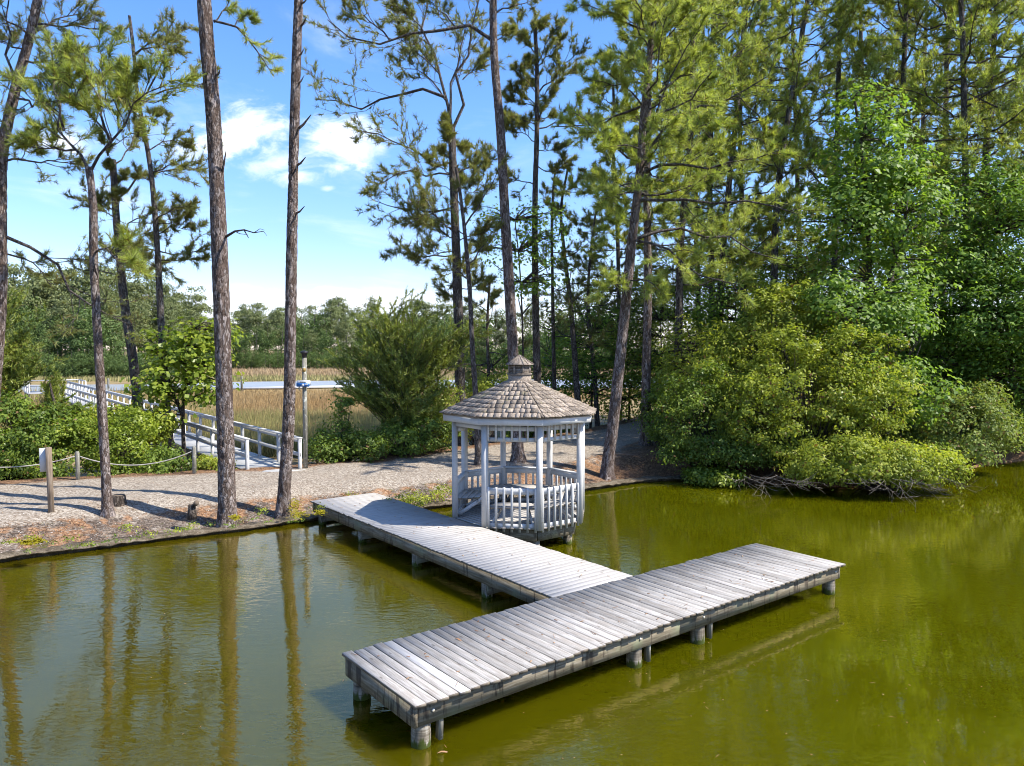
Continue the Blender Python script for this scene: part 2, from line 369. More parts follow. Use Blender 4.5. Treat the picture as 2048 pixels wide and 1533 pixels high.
# ------------------------------------------------------------------ geometry helpers
def make_mesh(name, V, F=None, mat=None, smooth=False, loops=None, counts=None):
    me = bpy.data.meshes.new(name)
    V = np.asarray(V, dtype=np.float32).reshape(-1, 3)
    if loops is None:
        counts = np.array([len(f) for f in F], dtype=np.int32)
        loops = np.fromiter((i for f in F for i in f), dtype=np.int32)
    loops = np.asarray(loops, dtype=np.int32).ravel(); counts = np.asarray(counts, dtype=np.int32)
    me.vertices.add(len(V)); me.vertices.foreach_set('co', V.ravel())
    me.loops.add(len(loops)); me.loops.foreach_set('vertex_index', loops)
    me.polygons.add(len(counts))
    st = np.zeros(len(counts), dtype=np.int32); st[1:] = np.cumsum(counts)[:-1]
    me.polygons.foreach_set('loop_start', st)
    try: me.polygons.foreach_set('loop_total', counts)
    except Exception: pass
    if smooth: me.polygons.foreach_set('use_smooth', np.ones(len(counts), dtype=bool))
    me.update(calc_edges=True); me.validate()
    if mat: me.materials.append(mat)
    return me
def base_loc(parent):
    p = np.zeros(3)
    while parent is not None:
        p = p + np.array(parent.location); parent = parent.parent
    return p
def link(name, me, parent=None, loc=None, rot=None):
    o = bpy.data.objects.new(name, me); C.objects.link(o)
    if parent is not None: o.parent = parent
    if loc is not None: o.location = loc
    if rot is not None: o.rotation_euler = rot
    return o
def part(name, V, F, mat, parent, smooth=False, **kw):   # world-space vertices -> child of an unrotated thing
    V = np.asarray(V, dtype=np.float64).reshape(-1, 3) - base_loc(parent)
    return link(name, make_mesh(name, V, F, mat, smooth, **kw), parent)
def tag(o, label, cat, group=None, kind=None):
    if label: o['label'] = label
    if cat: o['category'] = cat
    if group: o['group'] = group
    if kind: o['kind'] = kind
    return o
def thing(name, loc, label, cat, group=None, rot=None):
    o = bpy.data.objects.new(name, None); C.objects.link(o); o.empty_display_size = .3
    o.location = tuple(loc)
    if rot is not None: o.rotation_euler = rot
    return tag(o, label, cat, group)
class MB:
    def __init__(self): self.V = []; self.F = []
    def add(self, V, F):
        n = len(self.V); self.V += [tuple(map(float, v)) for v in V]; self.F += [tuple(i+n for i in f) for f in F]; return self
    def box(self, c, s, ax=None):      # centre, full sizes, axes rows
        ax = np.eye(3) if ax is None else np.asarray(ax, float); c = np.asarray(c, float)
        V = [c + ax[0]*s[0]*(i-.5) + ax[1]*s[1]*(j-.5) + ax[2]*s[2]*(k-.5) for i in (0, 1) for j in (0, 1) for k in (0, 1)]
        return self.add(V, [(0, 1, 3, 2), (4, 6, 7, 5), (0, 4, 5, 1), (2, 3, 7, 6), (0, 2, 6, 4), (1, 5, 7, 3)])
    def bar(self, a, b, w, h, up=(0, 0, 1)):
        a = np.asarray(a, float); b = np.asarray(b, float); d = b-a; L = np.linalg.norm(d); d = d/L
        sd = np.cross(np.asarray(up, float), d); sd /= np.linalg.norm(sd); u_ = np.cross(d, sd)
        return self.box((a+b)/2, (L, w, h), (d, sd, u_))
    def lathe(self, c, prof, n=12, jit=None):
        c = np.asarray(c, float); V = []; F = []
        for r, z in prof:
            for i in range(n):
                a = 2*math.pi*i/n; rr = r*(1 if jit is None else 1+jit.uniform(-.05, .05)); V.append(c+np.array([rr*math.cos(a), rr*math.sin(a), z]))
        for k in range(len(prof)-1):
            for i in range(n):
                j = (i+1) % n; F.append((k*n+i, k*n+j, (k+1)*n+j, (k+1)*n+i))
        F.append(tuple(range(n-1, -1, -1))); F.append(tuple((len(prof)-1)*n+i for i in range(n)))
        return self.add(V, F)
    def prism(self, poly, z0, z1):
        n = len(poly); V = [(p[0], p[1], z0) for p in poly] + [(p[0], p[1], z1) for p in poly]
        F = [(i, (i+1) % n, n+(i+1) % n, n+i) for i in range(n)] + [tuple(range(n-1, -1, -1)), tuple(range(n, 2*n))]
        return self.add(V, F)
    def part(self, name, mat, parent, smooth=False): return part(name, self.V, self.F, mat, parent, smooth)
    def top(self, name, mat, label=None, cat=None, group=None, kind=None, smooth=False):
        c = np.asarray(self.V); b = np.array([c[:, 0].mean(), c[:, 1].mean(), c[:, 2].min()])
        o = link(name, make_mesh(name, c-b, self.F, mat, smooth), None, b)
        return tag(o, label, cat, group, kind)

# ------------------------------------------------------------------ ground, pond, creek
POND = np.array([(-70, -60), (-52, -30), (-36, 0), (-22, 9), (-12.56, 14.09), (-10.85, 15.77), (-8.46, 17.42), (-6.6, 18.6), (-5.08, 19.74), (-3.6, 20.55), (-2.18, 21.2), (.3, 22.4), (1.6, 23.3), (2.7, 24.0), (4.2, 25.2), (5.6, 25.8),
                 (7.2, 25.3), (9.2, 24.7), (11.2, 24.3), (13.4, 25.0), (15.6, 26.6), (18.3, 29.0), (21.5, 30.6), (26, 32), (40, 36), (62, 30), (74, -10), (74, -60)])
FRONT = np.array([(-60, 2), (-24, 9.6), (-15, 14.6), (-11.3, 17.4), (-8.9, 18.95), (-5.6, 21.0), (-3.4, 22.2), (-.4, 23.9), (1.2, 25.4), (2.6, 26.6), (4.3, 29.5), (6.2, 33.5), (12, 42), (40, 60)])
BACK = np.array([(-80, 10), (-40, 16), (-20, 20.6), (-15.16, 22.15), (-12.14, 23.48), (-8.56, 24.45), (-4.88, 26.67), (-2.43, 29.33), (1, 33), (4.5, 37.5), (8, 44), (16, 54), (40, 66), (120, 80)])
def seg_dist(P, poly, closed=False):
    best = np.full(len(P), 1e9); sgn = np.zeros(len(P))
    n = len(poly)
    for i in range(n if closed else n-1):
        a, b = poly[i], poly[(i+1) % n]; d = b-a
        tt = np.clip(((P-a)@d)/(d@d), 0, 1); q = a + tt[:, None]*d; ds = np.hypot(*(P-q).T)
        m = ds < best; best[m] = ds[m]; sgn[m] = np.sign(d[0]*(P[m, 1]-a[1]) - d[1]*(P[m, 0]-a[0]))
    return best, sgn
def inside(P, poly):
    r = np.zeros(len(P), bool); n = len(poly)
    for i in range(n):
        a, b = poly[i], poly[(i+1) % n]
        c = (a[1] > P[:, 1]) != (b[1] > P[:, 1])
        with np.errstate(divide='ignore', invalid='ignore'):
            xx = (b[0]-a[0])*(P[:, 1]-a[1])/(b[1]-a[1]) + a[0]
        r ^= c & (P[:, 0] < xx)
    return r
def ss(x, a, b):
    q = np.clip((x-a)/(b-a), 0, 1); return q*q*(3-2*q)
def vnoise(P, s, seed=0):
    P = np.asarray(P)*s; i = np.floor(P).astype(np.int64); f = P-i; f = f*f*(3-2*f)
    def h(ix, iy):
        n = (ix*374761393 + iy*668265263 + seed*982451653) & 0x7fffffff
        n = ((n ^ (n >> 13))*1274126177) & 0x7fffffff
        return ((n ^ (n >> 16)) & 0xffff)/65535.
    a, b, c, d = h(i[:, 0], i[:, 1]), h(i[:, 0]+1, i[:, 1]), h(i[:, 0], i[:, 1]+1), h(i[:, 0]+1, i[:, 1]+1)
    return (a*(1-f[:, 0])+b*f[:, 0])*(1-f[:, 1]) + (c*(1-f[:, 0])+d*f[:, 0])*f[:, 1]
def ground_info(P):
    P = np.asarray(P, float).reshape(-1, 2)
    d, _ = seg_dist(P, POND, True); s = np.where(inside(P, POND), -d, d)
    fd, fs = seg_dist(P, FRONT); f = fd*fs
    bd, bs = seg_dist(P, BACK); b = bd*bs
    z = .07 + .50*ss(s, .0, 2.7) + (vnoise(P, .9, 1)-.5)*.10*ss(s, .2, 1.5) + (vnoise(P, 3.2, 2)-.5)*.04*ss(s, .1, .6)
    marsh = ss(b, .1, 3.6)
    z = z*(1-marsh) + (-.35+(vnoise(P, .3, 3)-.5)*.1)*marsh
    z = np.where(s < .3, np.minimum(z, .07 - 1.1*ss(.16-s, .0, .7)), z)
    return z, s, f, b, marsh
def gz(x, y): return float(ground_info([(x, y)])[0][0])
def ax_coords(lo, hi, step, far):
    c = list(np.arange(lo, hi+1e-6, step)); d = step; a = hi
    while a < far: d *= 1.35; a += d; c.append(a)
    d = step; a = lo
    while a > -far: d *= 1.35; a -= d; c.insert(0, a)
    return np.array(c)
gx, gy = ax_coords(-20, 24, .22, 3000), ax_coords(10, 42, .22, 3000)
GX, GY = np.meshgrid(gx, gy); PG = np.stack([GX.ravel(), GY.ravel()], 1)
Z, Sd, Fd, Bd, Ma = ground_info(PG)
nx, ny = len(gx), len(gy)
idx = np.arange(nx*ny).reshape(ny, nx)
q = np.stack([idx[:-1, :-1], idx[:-1, 1:], idx[1:, 1:], idx[1:, :-1]], -1).reshape(-1, 4)
gme = make_mesh('ground', np.column_stack([PG, Z]), None, M['ground'], True, loops=q.ravel(), counts=np.full(len(q), 4))
ca = gme.color_attributes.new('mask', 'FLOAT_COLOR', 'POINT')
gr = ss(Fd, -.5, .8)*(1-ss(Bd, -.7, .1)); 
fo = np.maximum(ss(PG[:, 0], 3.0, 5.5)*(1-ss(Fd, -1.2, 0.2)), ss(PG[:, 0], 1.5, 4)*(1-ss(Fd, -1.2, -.2)))
fo = np.maximum(fo, ss(Bd, -.7, .2)*(1-Ma))
ca.data.foreach_set('color', np.column_stack([gr, fo, Ma, np.ones_like(gr)]).astype(np.float32).ravel())
o = link('ground', gme); o['kind'] = 'structure'
# pond water sheet, reaching a little under the bank
def offset_poly(poly, d):
    out = []; n = len(poly)
    for i in range(n):
        a, b, c = poly[i-1], poly[i], poly[(i+1) % n]
        t1 = (b-a)/np.linalg.norm(b-a); t2 = (c-b)/np.linalg.norm(c-b)
        nn_ = np.array([t1[1]+t2[1], -(t1[0]+t2[0])]); nn_ /= np.linalg.norm(nn_)
        out.append(b+nn_*d)
    return np.array(out)
area = sum(POND[i-1][0]*POND[i][1]-POND[i][0]*POND[i-1][1] for i in range(len(POND)))
pp = offset_poly(POND, .25 if area > 0 else -.25)
import bmesh
def fill_poly(name, poly, z, mat):
    bm = bmesh.new(); vs_ = [bm.verts.new((p[0], p[1], z)) for p in poly]
    es = [bm.edges.new((vs_[i], vs_[(i+1) % len(vs_)])) for i in range(len(vs_))]
    bmesh.ops.triangle_fill(bm, use_beauty=True, edges=es, normal=(0, 0, 1))
    for f_ in bm.faces:
        if f_.normal.z < 0: f_.normal_flip()
    me = bpy.data.meshes.new(name); bm.to_mesh(me); bm.free(); me.materials.append(mat)
    o = link(name, me); o['kind'] = 'structure'; return o
fill_poly('pond_water', pp, 0.0, M['water'])
creek = [(-130, 84), (-58, 84), (-40, 88), (-24, 92), (-8, 93), (10, 94), (30, 88), (60, 90), (160, 110), (160, 140), (60, 116), (30, 118), (5, 118), (-20, 116), (-38, 110), (-50, 102), (-70, 100), (-130, 104)]
fill_poly('creek_water', np.array(creek), -.29, M['creek'])
# crusted edging log along the bank
def sweep_edging():
    rg = random.Random(5); pts = []
    pl = POND[3:17]
    for i in range(len(pl)-1):
        L = np.linalg.norm(pl[i+1]-pl[i]); k = max(2, int(L/.16))
        for j in range(k): pts.append(pl[i]+(pl[i+1]-pl[i])*j/k)
    pts = np.array(pts); 
    for _ in range(6): pts[1:-1] = (pts[:-2]+pts[1:-1]*2+pts[2:])/4
    V = []; F = []
    prof = [(-.02, .055), (-.12, .075), (-.15, .105), (-.10, .125), (.02, .135), (.16, .14), (.34, .12), (.36, -.05), (.02, -.05)]
    n = len(prof)
    for i, p in enumerate(pts):
        tg = pts[min(i+1, len(pts)-1)]-pts[max(i-1, 0)]; tg /= np.linalg.norm(tg); nm = np.array([-tg[1], tg[0]])
        wob = (vnoise(np.array([p]), 1.1, 9)[0]-.5)*.12
        for a, z in prof:
            a2 = a+wob+rg.uniform(-.05, .04); V.append((*(p+nm*a2), z+wob*.4+(rg.uniform(-.03, .028) if z > .06 else 0)))
    for i in range(len(pts)-1):
        for j in range(n): F.append((i*n+j, i*n+(j+1) % n, (i+1)*n+(j+1) % n, (i+1)*n+j))
    o = link('bank_edging', make_mesh('bank_edging', V, F, M['coping'], True)); o['kind'] = 'structure'
sweep_edging()

# ------------------------------------------------------------------ T-shaped dock (frame: e along the platform, n along the walkway)
TH = .6591
E3 = np.array([math.cos(TH), math.sin(TH), 0]); N3 = np.array([-E3[1], E3[0], 0]); U3 = np.array([0, 0, 1.])
A0 = np.array([-2.1955, 9.5948, 0]); DZ = .57
def dk(e, n, z): return A0 + E3*e + N3*n + U3*z
PL, PW, WS0, WS1, WL = 9.088, 1.831, 3.622, 5.447, 9.62
rng = random.Random(11)
dock = thing('fishing_dock', dk(4.5, 0, 0), 'weathered grey T-shaped wooden dock standing in the green pond', 'dock')
def chamfer_board(name, L, W_, T, mat):     # board along local x, slight eased edges
    c = .006; x, y, z = L/2, W_/2, T/2
    V = []; 
    for sx in (-x, x):
        V += [(sx, -y, -z), (sx, y, -z), (sx, y, z-c), (sx, y-c, z), (sx, -y+c, z), (sx, -y, z-c)]
    F = [(i, (i+1) % 6, 6+(i+1) % 6, 6+i) for i in range(6)] + [tuple(range(5, -1, -1)), tuple(range(6, 12))]
    return make_mesh(name, V, F, mat)
pm = [chamfer_board('plank', PW+.03*k, .1395, .036, M['dock_plank']) for k in (0, 1, 2)]
nb = 62; pitch_ = PL/nb
for i in range(nb):
    o = link('plank', pm[rng.choice((0, 0, 1, 1, 2))], dock)
    o.location = dk(pitch_*(i+.5), -PW/2+rng.uniform(-.012, .012), DZ-.018+rng.uniform(-.003, .003)) - np.array(dock.location)
    if i == 4: o.data = chamfer_board('plank', PW+.04, .1395, .036, M['new_plank']); o['label'] = 'newer whiter board'
    o.rotation_euler = (rng.uniform(-.012, .012), rng.uniform(-.0015, .0015), TH+math.pi/2+rng.uniform(-.004, .004))
wm = [chamfer_board('plank', WS1-WS0+.02*k, .1440, .036, M['walk_plank']) for k in (0, 1)]
nw = 66; pw = WL/nw
for i in range(nw):
    o = link('plank', wm[rng.choice((0, 1))], dock)
    o.location = dk((WS0+WS1)/2+rng.uniform(-.008, .008), .012+pw*(i+.5), DZ-.018+rng.uniform(-.0008, .0008)) - np.array(dock.location)
    o.rotation_euler = (rng.uniform(-.0015, .0015), 0, TH+rng.uniform(-.0008, .0008))
def dbar(name, a, b, w_, h, mat=M['beam']):
    a = dk(*a); b = dk(*b); L = np.linalg.norm(b-a); d = (b-a)/L
    mb = MB().box((0, 0, 0), (L, w_, h)); me = make_mesh(name, mb.V, mb.F, mat)
    o = link(name, me, dock, (a+b)/2-np.array(dock.location), (0, -math.asin(d[2]), math.atan2(d[1], d[0]))); return o
zb = DZ-.036-.125
dbar('rim_joist', (.07, -PW+.08, zb), (4.55, -PW+.08, zb), .045, .24)
dbar('rim_joist', (4.552, -PW+.08, zb), (PL-.05, -PW+.08, zb), .045, .24)
dbar('rim_joist', (.05, -.06, zb), (WS0+.2, -.06, zb), .045, .24); dbar('rim_joist', (WS1-.2, -.06, zb), (PL-.05, -.06, zb), .045, .24)
dbar('end_joist', (.045, -PW+.055, zb-.002), (.045, -.03, zb-.002), .045, .24)
dbar('end_joist', (PL-.045, -PW+.055, zb-.002), (PL-.045, -.03, zb-.002), .045, .24)
for n_ in (-.6, -1.2): dbar('joist', (.08, n_, zb), (PL-.08, n_, zb), .045, .23)
for e_ in (WS0+.06, WS1-.06): dbar('walkway_joist', (e_, -.03, zb), (e_, WL-.02, zb), .05, .24)
dbar('walkway_joist', ((WS0+WS1)/2, 0, zb), ((WS0+WS1)/2, WL-.02, zb), .05, .23)
def ring_pile(r, h, seed):
    rg = random.Random(seed); prof = []; z = -.9
    while z < h: prof.append((r*(1+rg.uniform(-.035, .035)), z)); z += .055
    prof.append((r*.98, h)); return make_mesh('piling', *(lambda m: (m.V, m.F))(MB().lathe((0, 0, 0), prof, 18)), M['pile'], True)
pile_me = [ring_pile(.112, .285, k) for k in range(3)]
fe = []
for px, py in ((836, 1500), (1270, 1338), (1397, 1291), (1662, 1188)):
    p = gp(px, py-6, 0)-A0; fe.append(float(p@E3))
for i, e_ in enumerate([.19, fe[1], fe[2], PL-.17]):
    for n_ in (-PW+.19, -.16):
        link('piling', pile_me[(i+(n_ > -1)) % 3], dock, dk(e_, n_, 0)-np.array(dock.location), (0, 0, i*1.3))
    if i < 3:
        m = MB().box((0, 0, 0), (.05, .085, .46)); link('hanging_stub', make_mesh('hanging_stub', m.V, m.F, M['post_grey']), dock, dk(e_+.215, -PW+.13, .26)-np.array(dock.location), (0, .03, TH))
    dbar('cross_beam', (e_+.16, -PW+.11, zb-.02), (e_+.16, -.09, zb-.02), .06, .2)
bolt = make_mesh('bolt', *(lambda m: (m.V, m.F))(MB().lathe((0, 0, 0), [(.021, 0), (.021, .008), (.013, .017)], 10)), M['galv'], True)
for e_ in (.27, fe[1]-.02, fe[2]-.02, PL-.18):
    link('bolt', bolt, dock, dk(e_, -PW+.0565, zb+.02)-np.array(dock.location), (math.pi/2, 0, TH))
for n_ in (2.05, 4.55, 7.05, 9.3):
    for e_ in (WS0+.17, WS1-.17):
        m = MB().box((0, 0, -.30), (.15, .15, 1.1)); link('square_post', make_mesh('square_post', m.V, m.F, M['pile']), dock, dk(e_, n_, zb-.1)-np.array(dock.location), (0, 0, TH))
    dbar('cross_beam', (WS0+.10, n_-.10, .18), (WS1-.02, n_-.10, .18), .05, .2)
# bits lying on the dock and the water
def debris():
    rg = random.Random(3); m = MB()
    for _ in range(150):
        if rg.random() < .5: e_, n_ = rg.uniform(.1, PL-.1), rg.uniform(-PW+.1, -.1)
        else: e_, n_ = rg.uniform(WS0+.1, WS1-.1), rg.uniform(.1, WL-.2)
        a = rg.uniform(0, math.pi); L = rg.choice((.03, .05, .05, .12)); p = dk(e_, n_, DZ+.006)
        m.bar(p, p+np.array([math.cos(a)*L, math.sin(a)*L, .004]), rg.uniform(.005, .02) if L < .1 else .004, .003)
    m.top('leaf_litter', M['straw'], kind='stuff')
debris()
def leaf_thing(p, L, w_, a, label):
    d = np.array([math.cos(a), math.sin(a), 0]); s_ = np.array([-d[1], d[0], 0]); V = []
    for i, (tt, ww) in enumerate(((0, .1), (.3, .8), (.55, 1), (.8, .7), (1, .08))):
        c_ = p + d*L*(tt-.5) + U3*(.008+.012*math.sin(tt*5)); V += [c_-s_*w_*ww/2, c_+U3*-.004, c_+s_*w_*ww/2]
    F = []
    for i in range(4): F += [(3*i, 3*i+1, 3*i+4, 3*i+3), (3*i+1, 3*i+2, 3*i+5, 3*i+4)]
    m = MB().add(V, F); return m.top('fallen_leaf', M['straw'], label, 'leaf', smooth=True)
leaf_thing(gp(888, 1506, 0), .16, .035, .3, 'long tan leaf floating on the pond beside the front corner piling')
leaf_thing(gp(918, 1281, DZ), .14, .03, -.6, 'dark curled leaf lying on the near arm of the dock')

# ------------------------------------------------------------------ gazebo
GE, GN, GR = 7.0, 5.15, 1.61
Gc = dk(GE, GN, 0); gaz = thing('gazebo', Gc, 'white octagonal gazebo with shingled roof and cupola beside the dock walkway', 'gazebo')
def oct_(r, k, z): 
    a = math.pi/8 + k*math.pi/4
    return dk(GE+r*math.cos(a), GN+r*math.sin(a), z)
F0 = DZ
def radial(k): 
    a = math.pi/8 + k*math.pi/4; return E3*math.cos(a)+N3*math.sin(a)
def face_frame(k):     # face between corner k and k+1: along, outward
    a = oct_(1, k, 0); b = oct_(1, k+1, 0); d = (b-a)/np.linalg.norm(b-a); a_ = math.pi/8+(k+.5)*math.pi/4
    return d, E3*math.cos(a_)+N3*math.sin(a_)
for k in range(8):
    rd = radial(k); tg = np.cross(U3, rd)
    mb = MB().box(oct_(GR-.03, k, F0+1.115), (.115, .115, 2.33), (rd, tg, U3))
    mb.part('post', M['white'], gaz)
    MB().box(oct_(GR-.17, k, F0+2.08), (.19, .04, .12), (rd, tg, U3)).part('bracket', M['white'], gaz)
# floor boards (parallel to the walkway) and base beams
ap = math.cos(math.pi/8)
for i in range(22):
    w_ = 2*GR*ap/22; e_ = -GR*ap+w_*(i+.5)
    ha = min(GR*ap, (GR*ap*math.sqrt(2)-abs(e_)))
    MB().box(dk(GE+e_, GN, F0-.021), (w_-.006, 2*ha, .036), (E3, N3, U3)).part('floor_board', M['walk_plank'], gaz)
for k in range(8):
    d, ou = face_frame(k); r_ = GR*ap-.17; L = 2*r_/ap*math.sin(math.pi/8)
    c_ = dk(GE, GN, 0)+ou*r_
    MB().box(c_+U3*(F0-.20), (L-.02, .05, .26), (d, ou, U3)).part('base_beam', M['beam'], gaz)
    MB().box(oct_(GR-.33, k, F0-.62), (.16, .16, 1.1), (radial(k), np.cross(U3, radial(k)), U3)).part('footing', M['pile'], gaz)
def baluster(c_, d, ou, h, w_=.054, t_=.034, point=True):
    c_ = np.asarray(c_); V = []; 
    for z, k2 in ((0, 1), (h-.05, 1), (h, .35 if point else 1)):
        for sx, sy in ((-1, -1), (1, -1), (1, 1), (-1, 1)):
            yy = sy*t_/2 if sy < 0 else (t_/2 if k2 == 1 else t_*(-.5+.6))
            V.append(c_ + d*sx*w_/2 + ou*yy + U3*z)
    F = [(i, (i+1) % 4, 4+(i+1) % 4, 4+i) for i in range(4)] + [(4+i, 4+(i+1) % 4, 8+(i+1) % 4, 8+i) for i in range(4)] + [(3, 2, 1, 0), (8, 9, 10, 11)]
    return MB().add(V, F)
for k in (0, 1, 2, 4, 5, 6, 7):
    d, ou = face_frame(k); r_ = GR*ap-.04; c_ = dk(GE, GN, 0)+ou*r_; L = 2*(GR-.03)*math.sin(math.pi/8)-.10
    rail = MB().box(c_+U3*(F0+.02), (L, .04, .12), (d, ou, U3)).part('railing', M['white'], gaz)
    MB().box(c_+U3*(F0+.80), (L, .04, .14), (d, ou, U3)).part('top_rail', M['white'], rail)
    if k in (0, 1, 2, 7): MB().box(c_-ou*.035+U3*(F0+.885), (L, .13, .03), (d, ou, U3)).part('rail_cap', M['white'], rail)
    nbal = 7
    for i in range(nbal):
        s_ = (i-(nbal-1)/2)*(L-.05)/(nbal-1)
        baluster(c_+d*s_+ou*.037+U3*(F0-.10), d, ou, .99).part('baluster', M['white'], rail)
for k in (4, 5, 6):
    d, ou = face_frame(k); r_ = GR*ap-.04; c_ = dk(GE, GN, 0)+ou*r_; L = 2*(GR-.03)*math.sin(math.pi/8)-.10
    val = MB().box(c_+U3*(F0+2.19), (L, .035, .10), (d, ou, U3)).part('valance', M['white'], gaz)
    MB().box(c_+U3*(F0+1.945), (L, .04, .09), (d, ou, U3)).part('valance_rail', M['white'], val)
    for i in range(7):
        s_ = (i-3)*(L-.05)/6
        baluster(c_+d*s_+ou*.036+U3*(F0+1.92), d, ou, .34, .045, .03, False).part('baluster', M['white'], val)
for k in (0, 1, 2, 3, 7):
    d, ou = face_frame(k); c_ = dk(GE, GN, 0)+ou*(GR*ap-.04); L = 2*(GR-.03)*math.sin(math.pi/8)-.10
    MB().box(c_+U3*(F0+2.20), (L, .05, .10), (d, ou, U3)).part('header', M['white'], gaz)
for k in (0, 1, 2, 4, 5, 6, 7):
    d, ou = face_frame(k)
    bench = MB().box(dk(GE, GN, F0+.355)+ou*.93, (2*.93*math.tan(math.pi/8)-.06, .036, .09), (d, ou, U3)).part('bench', M['white'], gaz)
    for j, rr in enumerate((.98, 1.12, 1.26, 1.40)):
        half = rr*math.tan(math.pi/8)
        i0, i1 = (rr-.066), (rr+.066); a0, a1 = i0*math.tan(math.pi/8)-.004, i1*math.tan(math.pi/8)-.004
        cc = dk(GE, GN, 0); pts = [cc+ou*i0-d*a0, cc+ou*i0+d*a0, cc+ou*i1+d*a1, cc+ou*i1-d*a1]
        MB().prism(pts, F0+.405, F0+.44).part('seat_plank', M['walk_plank'], bench)
    for sg in (-1, 1):
        p1 = dk(GE, GN, F0+.34)+ou*.95+d*sg*.30; p2 = dk(GE, GN, F0+.03)+ou*1.40+d*sg*.46
        MB().bar(p1, p2, .04, .085).part('brace', M['white'], bench)
# fascia, soffit and shingled roof
for k in range(8):
    d, ou = face_frame(k); Rf = 1.85; c_ = dk(GE, GN, 0)+ou*(Rf*ap-.015); L = 2*Rf*math.sin(math.pi/8)
    MB().box(c_+U3*(F0+2.362), (L-.004, .03, .155), (d, ou, U3)).part('fascia', M['fascia'], gaz)
def roof_z(r): return 2.455 + (1.92-r)/(1.92-.22)*.755          # along the corner radius
rv = []; 
for k in range(8): rv.append(oct_(1.88, k, F0+roof_z(1.92)-.03))
rv.append(dk(GE, GN, F0+3.27))
roof = part('roof', rv, [(k, (k+1) % 8, 8) for k in range(8)] + [tuple(range(7, -1, -1))], M['shingle'], gaz)
srng = random.Random(21); rows = 9; other = MB()
for k in range(8):
    d, ou = face_frame(k); cc = dk(GE, GN, 0)
    sl_ = (ou*(-1.70*ap) + U3*.755); Ls = np.linalg.norm(sl_); sl_ = sl_/Ls; nrm = np.cross(d, sl_); nrm = nrm if nrm[2] > 0 else -nrm
    org = cc + ou*1.92*ap + U3*(F0+2.455)
    expo = Ls/rows
    for r_ in range(rows):
        y0 = r_*expo - .012; y1 = min(y0+expo*1.75, Ls)
        def half(y): return max(.02, (1.92 - max(y, 0)/Ls*1.70)*math.sin(math.pi/8))
        x = -half(y0)
        while x < half(y0)-.01:
            ww = srng.choice((.075, .10, .12, .14, .17)); 
            if x+ww > half(y0)-.04: ww = half(y0)-x
            yb = y0+srng.uniform(-.022, .014); yt = y1; g_ = .003
            h0, h1 = half(yb), half(yt)
            xs = [np.clip(x+g_, -h0, h0), np.clip(x+ww-g_, -h0, h0), np.clip(x+ww-g_, -h1, h1), np.clip(x+g_, -h1, h1)]
            tb = .026+srng.uniform(-.004, .006); lift = srng.uniform(0, .006)
            def P_(xx, yy, hh): return org + d*xx + sl_*yy + nrm*hh
            V = [P_(xs[0], yb, .016+lift), P_(xs[1], yb, .016+lift), P_(xs[2], yt, .004), P_(xs[3], yt, .004),
                 P_(xs[0], yb, .016+lift+tb), P_(xs[1], yb, .016+lift+tb), P_(xs[2], yt, .010), P_(xs[3], yt, .010)]
            F = [(3, 2, 1, 0), (4, 5, 6, 7), (0, 1, 5, 4), (1, 2, 6, 5), (2, 3, 7, 6), (3, 0, 4, 7)]
            if k in (2, 3, 4, 5, 6): MB().add(V, F).part('shingle', M['shingle'], roof)
            else: other.add(V, F)
            x += ww
o = other.part('shingle', M['shingle'], roof); o['kind'] = 'stuff'
# cupola
cup = MB().prism([oct_(.15, k, 0) for k in range(8)], F0+3.365, F0+3.57).part('cupola', M['beam'], gaz)
MB().prism([oct_(.285, k, 0) for k in range(8)], F0+3.08, F0+3.33).part('cupola_base', M['cupola_wood'], cup)
MB().prism([oct_(.31, k, 0) for k in range(8)], F0+3.33, F0+3.365).part('cupola_ledge', M['cupola_wood'], cup)
for k in range(8):
    d, ou = face_frame(k)
    MB().box(oct_(.262, k, F0+3.47), (.03, .03, .205), (radial(k), np.cross(U3, radial(k)), U3)).part('cupola_post', M['cupola_wood'], cup)
    tl = (ou*.6+U3*-.8); 
    for j in range(5):
        MB().box(dk(GE, GN, F0+3.39+.037*j)+ou*.235, (.175, .012, .038), (d, np.cross(tl, d), tl)).part('louvre_slat', M['cupola_wood'], cup)
cv = [oct_(.345, k, F0+3.565) for k in range(8)] + [oct_(.345, k, F0+3.585) for k in range(8)] + [dk(GE, GN, F0+3.80)]
part('cupola_roof', cv, [(k, (k+1) % 8, 8+(k+1) % 8, 8+k) for k in range(8)] + [(8+k, 8+(k+1) % 8, 16) for k in range(8)] + [tuple(range(7, -1, -1))], M['cupola_wood'], cup)
for k in range(8):
    for f_ in (.0, .5):
        a = oct_(.35, k, F0+3.592)*(1-f_)+oct_(.35, k+1, F0+3.592)*f_
        MB().bar(a, dk(GE, GN, F0+3.806), .018 if f_ == 0 else .008, .012).part('cupola_batten', M['cupola_wood'], cup)

